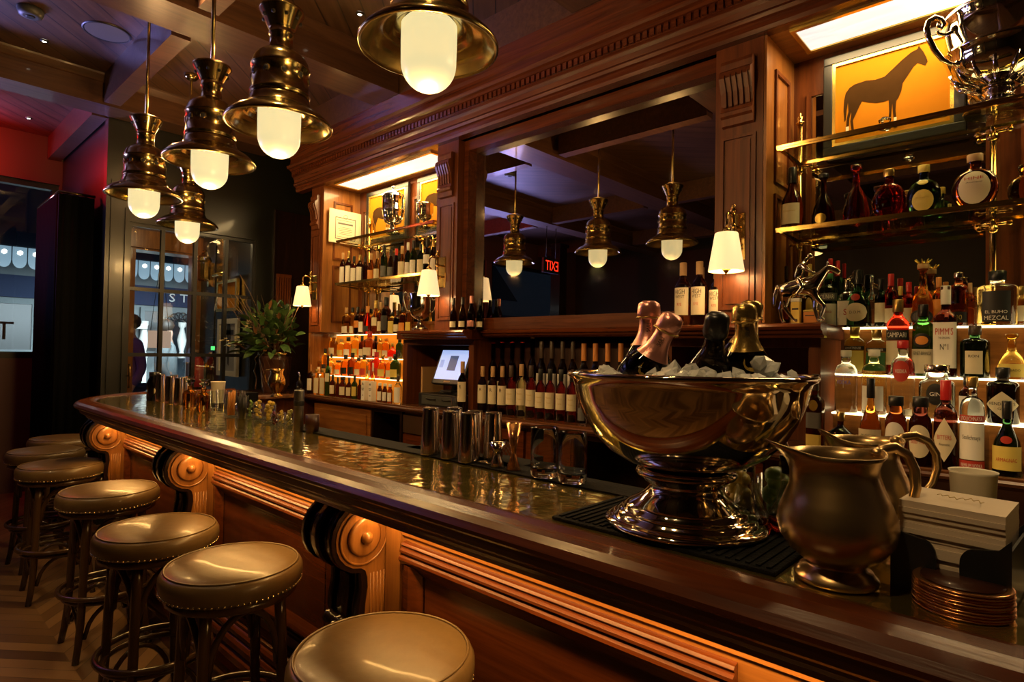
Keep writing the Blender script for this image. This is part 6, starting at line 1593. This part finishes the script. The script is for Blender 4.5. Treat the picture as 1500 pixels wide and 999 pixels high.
# ================================================================ VESTIBULE DRESSING AND STREET
def flat_frame(name, lab, cat, y0, y1, z0, z1, x, fm, inner, fw=.03):
    t = thing(name, lab, cat, (x, (y0+y1)/2, z0)); h = (y1-y0)/2; H = z1-z0; b = MB()
    for a, c2, d, e in ((-h, h, 0, fw), (-h, h, H-fw, H), (-h, -h+fw, fw, H-fw), (h-fw, h, fw, H-fw)): b.box(-.03, -.0005, a, c2, d, e)
    b.obj('frame', fm, t)
    c = MB().box(-.012, -.004, -h+fw, h-fw, fw, H-fw).obj('print', inner, t)
    return t, c, h, H
A_ = on_x(322, 413, 2.449); B2_ = on_x(350, 455, 2.449)
yA, yB = max(A_.y, B2_.y), min(A_.y, B2_.y)
t, c, h, H = flat_frame('framed_picture', 'gilt framed orange picture under a picture light inside the vestibule', 'picture', yB, yA, B2_.z, A_.z, 2.449, 'gilt', 'canvas_orange')
MB().prism([(.03, .06), (.05, .06), (.055, .16), (.09, .17), (.10, .06), (.12, .06), (.115, .2), (.15, .26), (.10, .24), (.04, .22)], 'x', -.0135, -.0125).obj('painted_horse', 'paint_horse', c)
b = MB().tube([(-.10, -h*.6, H+.05), (-.10, h*.6, H+.05)], .02, 10).tube([(-.0005, 0, H-.01), (-.06, 0, H+.03), (-.10, 0, H+.05)], .008, 6)
b.obj('picture_light', 'gilt', t)
A_ = on_x(323, 468, 2.449); B2_ = on_x(350, 552, 2.449)
yA, yB = max(A_.y, B2_.y), min(A_.y, B2_.y)
t, c, h, H = flat_frame('framed_poster', 'tall white framed grey poster with a thin dark figure in the vestibule', 'poster', yB, yA, B2_.z, A_.z, 2.449, 'label_white', 'label_grey2', .05)
hh = H
MB().prism([(-.02, .10), (.01, .12), (.03, .30), (.05, .42), (.03, .50), (.02, .56), (.0, .60), (-.02, .55), (-.05, .46), (-.06, .36), (-.03, .28)], 'x', -.0135, -.0125).obj('printed_figure', 'ink_black', c)
MB().box(-.0135, -.0125, -h*.5, h*.5, H-.16, H-.11).obj('lettering', 'ink_black', c)
p = on_x(296, 362, 2.20); p.x = 2.36; q = on_y(297, 365, 6.86)
t = thing('wall_lantern', 'small brass lantern with dome top inside the vestibule', 'lantern', (2.40, 6.55, 2.02))
MB().box(.0, .048, -.02, .02, -.05, .2).obj('bracket', 'brass', t)
MB().lathe([(0, .0), (.05, .0), (.06, .02), (.065, .2), (.075, .21), (.06, .25), (.035, .28), (.02, .30), (.025, .32), (0, .34)], (-.04, 0, 0), 10, smooth=False).obj('lantern_case', 'brass', t)
MB().lathe([(.045, .03), (.045, .18)], (-.04, 0, 0), 12).obj('candle_glow', 'lit_shop', t)
q = on_x(297, 538, 2.42)
t = thing('fire_extinguisher', 'small red fire extinguisher low in the vestibule', 'fire extinguisher', (2.385, 6.72, .92))
MB().lathe([(0, 0), (.055, 0), (.058, .01), (.058, .26), (.04, .30), (.018, .32), (0, .32)], seg=20).obj('cylinder', 'red_plastic', t)
MB().box(-.02, .02, -.012, .012, .3205, .36).tube([(0, .0, .35), (-.05, .02, .37)], .008, 6).obj('valve', 'black_plastic', t)
MB().box(-.0595, -.058, -.02, .02, .1, .2).obj('label', 'label_white', t)
MB().box(.0585, .0745, -.02, .02, .05, .25).obj('bracket', 'black_plastic', t)
t = thing('exit_indicator', 'small green lit sign near the red extinguisher', 'sign', (2.43, 6.45, 1.30))
MB().box(0, .0295, -.06, .06, 0, .06, .003).obj('housing', 'black_plastic', t)
MB().box(-.002, -.0003, -.05, .05, .01, .05).obj('lit_panel', 'exit_green', t)
# paper notice on the street door
N0 = on_y(217, 484, 6.86); N1 = on_y(250, 510, 6.86)
t = thing('paper_notice', 'blank pale square notice hanging in the street doorway', 'notice', ((N0.x+N1.x)/2, 6.86, (N0.z+N1.z)/2))
hw = (N1.x-N0.x)/2; hz = (N0.z-N1.z)/2
MB().box(-hw, hw, -.004, .004, -hz, hz).obj('paper', 'notice_glow', t)
MB().tube([(-hw*.8, 0, hz), (0, 0, 2.318-t.location.z)], .003, 5).tube([(hw*.8, 0, hz), (0, 0, 2.318-t.location.z)], .003, 5).obj('cord', 'iron_black', t)
# exit signs: one seen in the mirror, one added out of view
def exit_sign(lab, x, y, z, top):
    t = thing('exit_sign', lab, 'exit sign', (x, y, z))
    MB().box(-.17, .17, -.02, .02, -.10, .10, .006).obj('housing', 'black_plastic', t)
    MB().tube([(-.1, 0, .10), (-.1, 0, top-z)], .006, 8).tube([(.1, 0, .10), (.1, 0, top-z)], .006, 8).obj('stem', 'black_plastic', t)
    text_obj('EXIT', .13, t, 'lettering', 'exit_red', width=.27, loc=(0, -.022), face=-PI/2, z=0)
exit_sign('red EXIT sign hanging from a beam, seen reversed in the big mirror', -1.09, 5.16, 2.53, 3.06)
exit_sign('unseen red EXIT sign by the street windows, added for the red ceiling light', .25, 6.45, 2.75, ZCEIL)
# dark columns in the room, seen in the mirror
for i, (x, y) in enumerate(((-2.2, 5.9), (-2.6, 2.6), (-2.6, .2))):
    t = thing('column', ('square dark wooden column by the street window, seen in the mirror', 'square dark wooden column in the middle of the room, seen in the mirror', 'square dark wooden column at the near side of the room')[i], 'column', (x, y, 0))
    MB().box(-.09, .09, -.09, .09, .12, ZB-.05).obj('shaft', 'ebony_z', t)
    MB().box(-.11, .11, -.11, .11, 0, .1195).obj('base', 'ebony_z', t); MB().box(-.115, .115, -.115, .115, ZB-.0495, ZB-.001).obj('capital', 'ebony_z', t)
# a big letter on the left street window
pp = on_y(6, 484, 7.0)
w2 = [o for o in bpy.data.objects if o.name == 'window_2'][0]
text_obj('T', .16, w2, 'lettering', 'ink_black', loc=(pp.x, 7.005), face=-PI/2, z=pp.z)
# ---- street
struct('floor_street', MB().box(-12, 14, 7.2, 22, -.15, -.07), 'asphalt')
FY = 11.0
def fz(px, py): return on_y(px, py, FY)
t = thing('street_building', 'pale stone building front across the street with arched doorway', 'building', (2, FY, -.07))
def LX(px): return fz(px, 450).x-2
def LZ(py, px=235): return fz(px, py).z+.07
w = MB().box(-12, 10, .35, .6, 0, 5)
w.obj('wall', 'stone', t)
MB().box(-12, 10, .28, .345, LZ(445)-.02, LZ(418)).obj('fascia', 'awning_navy', t)
for i, (x0, x1, col) in enumerate(((LX(150), LX(210), 'lit_shop'), (LX(214), LX(250), 'lit_window'), (-3.5, -1.5, 'lit_window'), (-1.2, LX(60), 'lit_window'))):
    fm = MB()
    a, c2, z0, z1 = x0, x1, LZ(520), LZ(450)
    fm.box(a, a+.06, .27, .345, z0, z1).box(c2-.06, c2, .27, .345, z0, z1).box(a+.06, c2-.06, .27, .345, z1-.06, z1).box(a+.06, c2-.06, .27, .345, z0, z0+.06)
    f_ = fm.obj('window', 'stone', t); MB().box(a+.06, c2-.06, .30, .32, z0+.06, z1-.06).obj('pane', col, f_)
def archpts(cx, r, z0, zs, n=14): return [(cx-r, z0)]+[(cx+r*math.cos(PI-PI*i/n), zs+r*math.sin(PI-PI*i/n)) for i in range(n+1)]+[(cx+r, z0)]
ax = LX(270); ar = (LX(282)-LX(258))/2
MB().prism(archpts(ax, ar*.95, 0, LZ(478)-.0, 14), 'y', .25, .345).obj('arched_door', 'awning_teal', t)
o_ = archpts(ax, ar*1.3, 0, LZ(478)); i_ = archpts(ax, ar*.97, 0, LZ(478)); m = len(o_)
b = MB(); vs = [(x, y, z) for y in (.2, .345) for x, z in o_+i_]; 
for k in range(m-1):
    b.add(vs, [(k, k+1, m+k+1, m+k), (2*m+k, 3*m+k, 3*m+k+1, 2*m+k+1), (k, 2*m+k, 2*m+k+1, k+1), (m+k, m+k+1, 3*m+k+1, 3*m+k)])
b.obj('door_surround', 'label_white', t)
b = MB()
for k in range(10):
    a = PI*k/9; x, z = ax+ar*1.5*math.cos(a), LZ(478)+ar*1.5*math.sin(a)
    b.tube([(x+.06*math.cos(q), .15, z+.06*math.sin(q)) for q in [2*PI*j/10 for j in range(10)]], .012, 5, True)
for sg in (-1, 1):
    z = .1
    while z < LZ(478):
        b.tube([(ax+sg*ar*1.5+.06*math.cos(q), .15, z+.06*math.sin(q)) for q in [2*PI*j/10 for j in range(10)]], .012, 5, True); z += .125
b.obj('iron_arch', 'iron_black', t)
bl = MB()
for k in range(9):
    x = LX(150)+k*.28
    bl.lathe([(.06, .0), (.06, .06), (.03, .1), (.075, .3), (.03, .5), (.06, .54), (.06, .6)], (x, -.1, LZ(520)-.05), 12)
bl.box(LX(150)-.2, LX(212), -.18, -.02, LZ(483)+.0, LZ(483)+.08).box(LX(150)-.2, LX(212), -.18, .3, 0, LZ(520)-.05)
bl.obj('balustrade', 'label_white', t)
text_obj('S T', .14, t, 'lettering', 'ink_white', width=.30, loc=(LX(270), .275), face=-PI/2, z=LZ(433))
aw = thing('awning', 'dark teal street awning with scalloped glowing valance', 'awning', (2, FY, LZ(418)-.07))
zv1, zv0 = LZ(393)-LZ(418), 0
MB().prism([(.30, 1.55), (-.75, zv1+.02), (-.75, zv1), (.30, 1.45)], 'x', -8, 8).obj('canopy', 'awning_teal', aw)
sp = (LX(283)-LX(197))/5.4
vb = MB(); bulbs = []
for k in range(-14, 12):
    x = LX(205)+sp*k
    pts = [(x-sp*.46, zv1)]+[(x+sp*.46*math.cos(PI+PI*i/8), zv0+.10+.10*math.sin(PI+PI*i/8)) for i in range(9)]+[(x+sp*.46, zv1)]
    vb.prism(pts, 'y', -.755, -.745); bulbs.append(x)
o = vb.obj('valance', 'valance_glow', aw)
b = MB()
for x in bulbs: b.sphere((x, -.78, zv1-.08), .035, 1)
b.obj('bulb', 'awning_bulb', aw)
def figure(lab, x, y, coat, trousers, rz):
    t = thing('person', lab, 'person', (x, y, -.07), rz)
    V = [(0,0,.98),(0,0,1.12),(0,.01,1.30),(0,0,1.45),(0,-.01,1.53),(0,-.015,1.66),(.09,0,.90),(.10,-.02,.50),(.10,.02,.09),(.11,-.12,.04),(-.09,0,.90),(-.10,.12,.52),(-.10,.26,.12),(-.10,.16,.05),(.18,0,1.42),(.24,.03,1.14),(.23,-.08,.92),(.225,-.12,.82),(-.18,0,1.42),(-.24,.03,1.14),(-.23,-.08,.92),(-.225,-.12,.82)]
    E2 = [(0,1),(1,2),(2,3),(3,4),(4,5),(0,6),(6,7),(7,8),(8,9),(0,10),(10,11),(11,12),(12,13),(3,14),(14,15),(15,16),(16,17),(3,18),(18,19),(19,20),(20,21)]
    R2 = [.13,.125,.14,.10,.055,.095,.09,.062,.045,.04,.09,.062,.045,.04,.06,.045,.035,.03,.06,.045,.035,.03]
    skin_obj('body', V, E2, R2, 'skin', t, 1)
    skin_obj('coat', [(0,0,.86),(0,0,1.12),(0,.01,1.30),(0,0,1.44),(.19,0,1.42),(.245,.03,1.14),(.235,-.07,.94),(-.19,0,1.42),(-.245,.03,1.14),(-.235,-.07,.94)], [(0,1),(1,2),(2,3),(3,4),(4,5),(5,6),(3,7),(7,8),(8,9)], [.165,.15,.16,.11,.07,.055,.045,.07,.055,.045], coat, t, 1)
    skin_obj('trousers', [(0,0,.95),(.09,0,.88),(.10,-.02,.50),(.10,.02,.14),(-.09,0,.88),(-.10,.12,.52),(-.10,.25,.16)], [(0,1),(1,2),(2,3),(0,4),(4,5),(5,6)], [.14,.10,.075,.06,.10,.075,.06], trousers, t, 1)
    MB().sphere((0, .012, 1.70), .105, 2, (.92, 1, .95)).obj('hair', 'hair', t)
p = on_y(243, 540, 9.2)
figure('person in blue jeans walking on the pavement outside the street door', p.x, 9.2, 'stone', 'denim', 1.2)
p = on_y(190, 520, 8.2)
figure('person in a purple coat outside, at the left edge of the vestibule glazing', p.x, 8.2, 'purple_coat', 'denim', -1.4)
# ================================================================ LIGHTS
def area(name, loc, size, energy, col, target=None, sy=None, spread=None):
    d = bpy.data.lights.new(name, 'AREA'); d.energy = energy; d.color = col; d.size = size
    if sy: d.shape = 'RECTANGLE'; d.size_y = sy
    if spread: d.spread = spread
    o = bpy.data.objects.new(name, d); COL.objects.link(o); o.location = loc
    if target is not None: o.rotation_euler = (Vector(target)-Vector(loc)).to_track_quat('-Z', 'Y').to_euler()
    return o
def point(name, loc, energy, col, r=.03):
    d = bpy.data.lights.new(name, 'POINT'); d.energy = energy; d.color = col; d.shadow_soft_size = r
    d.cycles.use_multiple_importance_sampling = False
    o = bpy.data.objects.new(name, d); COL.objects.link(o); o.location = loc; return o
def spotl(name, loc, target, energy, col, ang=1.2, blend=.6, r=.03):
    d = bpy.data.lights.new(name, 'SPOT'); d.energy = energy; d.color = col; d.spot_size = ang; d.spot_blend = blend; d.shadow_soft_size = r
    o = bpy.data.objects.new(name, d); COL.objects.link(o); o.location = loc
    o.rotation_euler = (Vector(target)-Vector(loc)).to_track_quat('-Z', 'Y').to_euler(); return o
WARM = (1.0, .58, .20)
def strip(name, loc, sx, sy, energy, col, tilt=0.0, spread=None):
    d = bpy.data.lights.new(name, 'AREA'); d.energy = energy; d.color = col; d.shape = 'RECTANGLE'; d.size = sx; d.size_y = sy
    if spread: d.spread = spread
    o = bpy.data.objects.new(name, d); COL.objects.link(o); o.location = loc; o.rotation_euler = (0, tilt, 0); return o
for i, ((x, y), lab) in enumerate(PL):
    point('pendant_light', (x, y, 2.03), 15, WARM, .06)
    point('added_uplight', (x+.03, y, 2.71), 7.0, (1.0, .55, .2), .03)  # uplights added above the crowns to brighten ceiling and beams
for y in (1.02, 2.93, 4.53):
    point('wall_lamp_light', (PX-.1125, y, 1.69), 3.0, (1, .60, .24), .04)
# under-bar strip washes the front
strip('under_bar_light', (.93, 1.5, .921), .02, 5.0, 17, (1.0, .54, .15), -.25)
# soffit panels
strip('soffit_light_right', (2.64, .03, SOF-.015), .18, 1.5, 22, (1.0, .68, .30))
strip('soffit_light_left', (2.64, 3.71, SOF-.015), .18, 1.15, 22, (1.0, .66, .27))
# added spots without fixtures, brightening the stools, floor, bar and back bar
for (x, y, tx, ty, e, an) in ((.95, 1.2, .78, 1.15, 15, .5), (.95, 2.1, .78, 2.15, 22, .55), (.95, 3.1, .74, 3.3, 18, .6), (1.35, .9, 1.0, .45, 14, .6), (-.5, 2.9, -.05, 3.3, 70, .8), (-.3, 1.0, .85, 1.0, 14, .9), (-.3, 2.4, .85, 2.4, 14, .9), (-.3, .45, .95, .20, 48, .5), (1.0, .3, 3.1, -.12, 260, .6), (1.0, 2.0, 3.0, 2.15, 100, .62), (1.0, 3.1, 3.0, 3.8, 60, .6)):
    spotl('added_spot', (x, y, 3.2), (tx, ty, .9), e, (1.0, .64, .28), an, .8, .05)
# dusk from the street windows
area('street_dusk', (-1.3, 7.45, 1.5), 2.4, 85, (.36, .34, 1.0), (-.4, 5.2, 3.3), .8, 1.3)
area('street_lamp_glow', (2.6, 8.4, 2.1), 3.0, 60, (.66, .84, .95), (2.6, 11, .9), .8, 1.4)
point('vestibule_light', (1.9, 6.1, 2.5), 7.0, (1.0, .75, .4), .05)
point('added_red_glow', (.35, 6.62, 2.98), 24, (1, .02, .02), .05)  # red lamp added behind the unseen sign for the red wash
w = bpy.data.worlds.new('dusk'); SC.world = w; w.use_nodes = True
w.node_tree.nodes['Background'].inputs[0].default_value = (.05, .09, .18, 1); w.node_tree.nodes['Background'].inputs[1].default_value = .35
vs_ = SC.view_settings; vs_.view_transform = 'Standard'; vs_.look = 'None'; vs_.gamma = 1.0; vs_.exposure = 0.2
try: vs_.use_curve_mapping = False
except Exception: pass
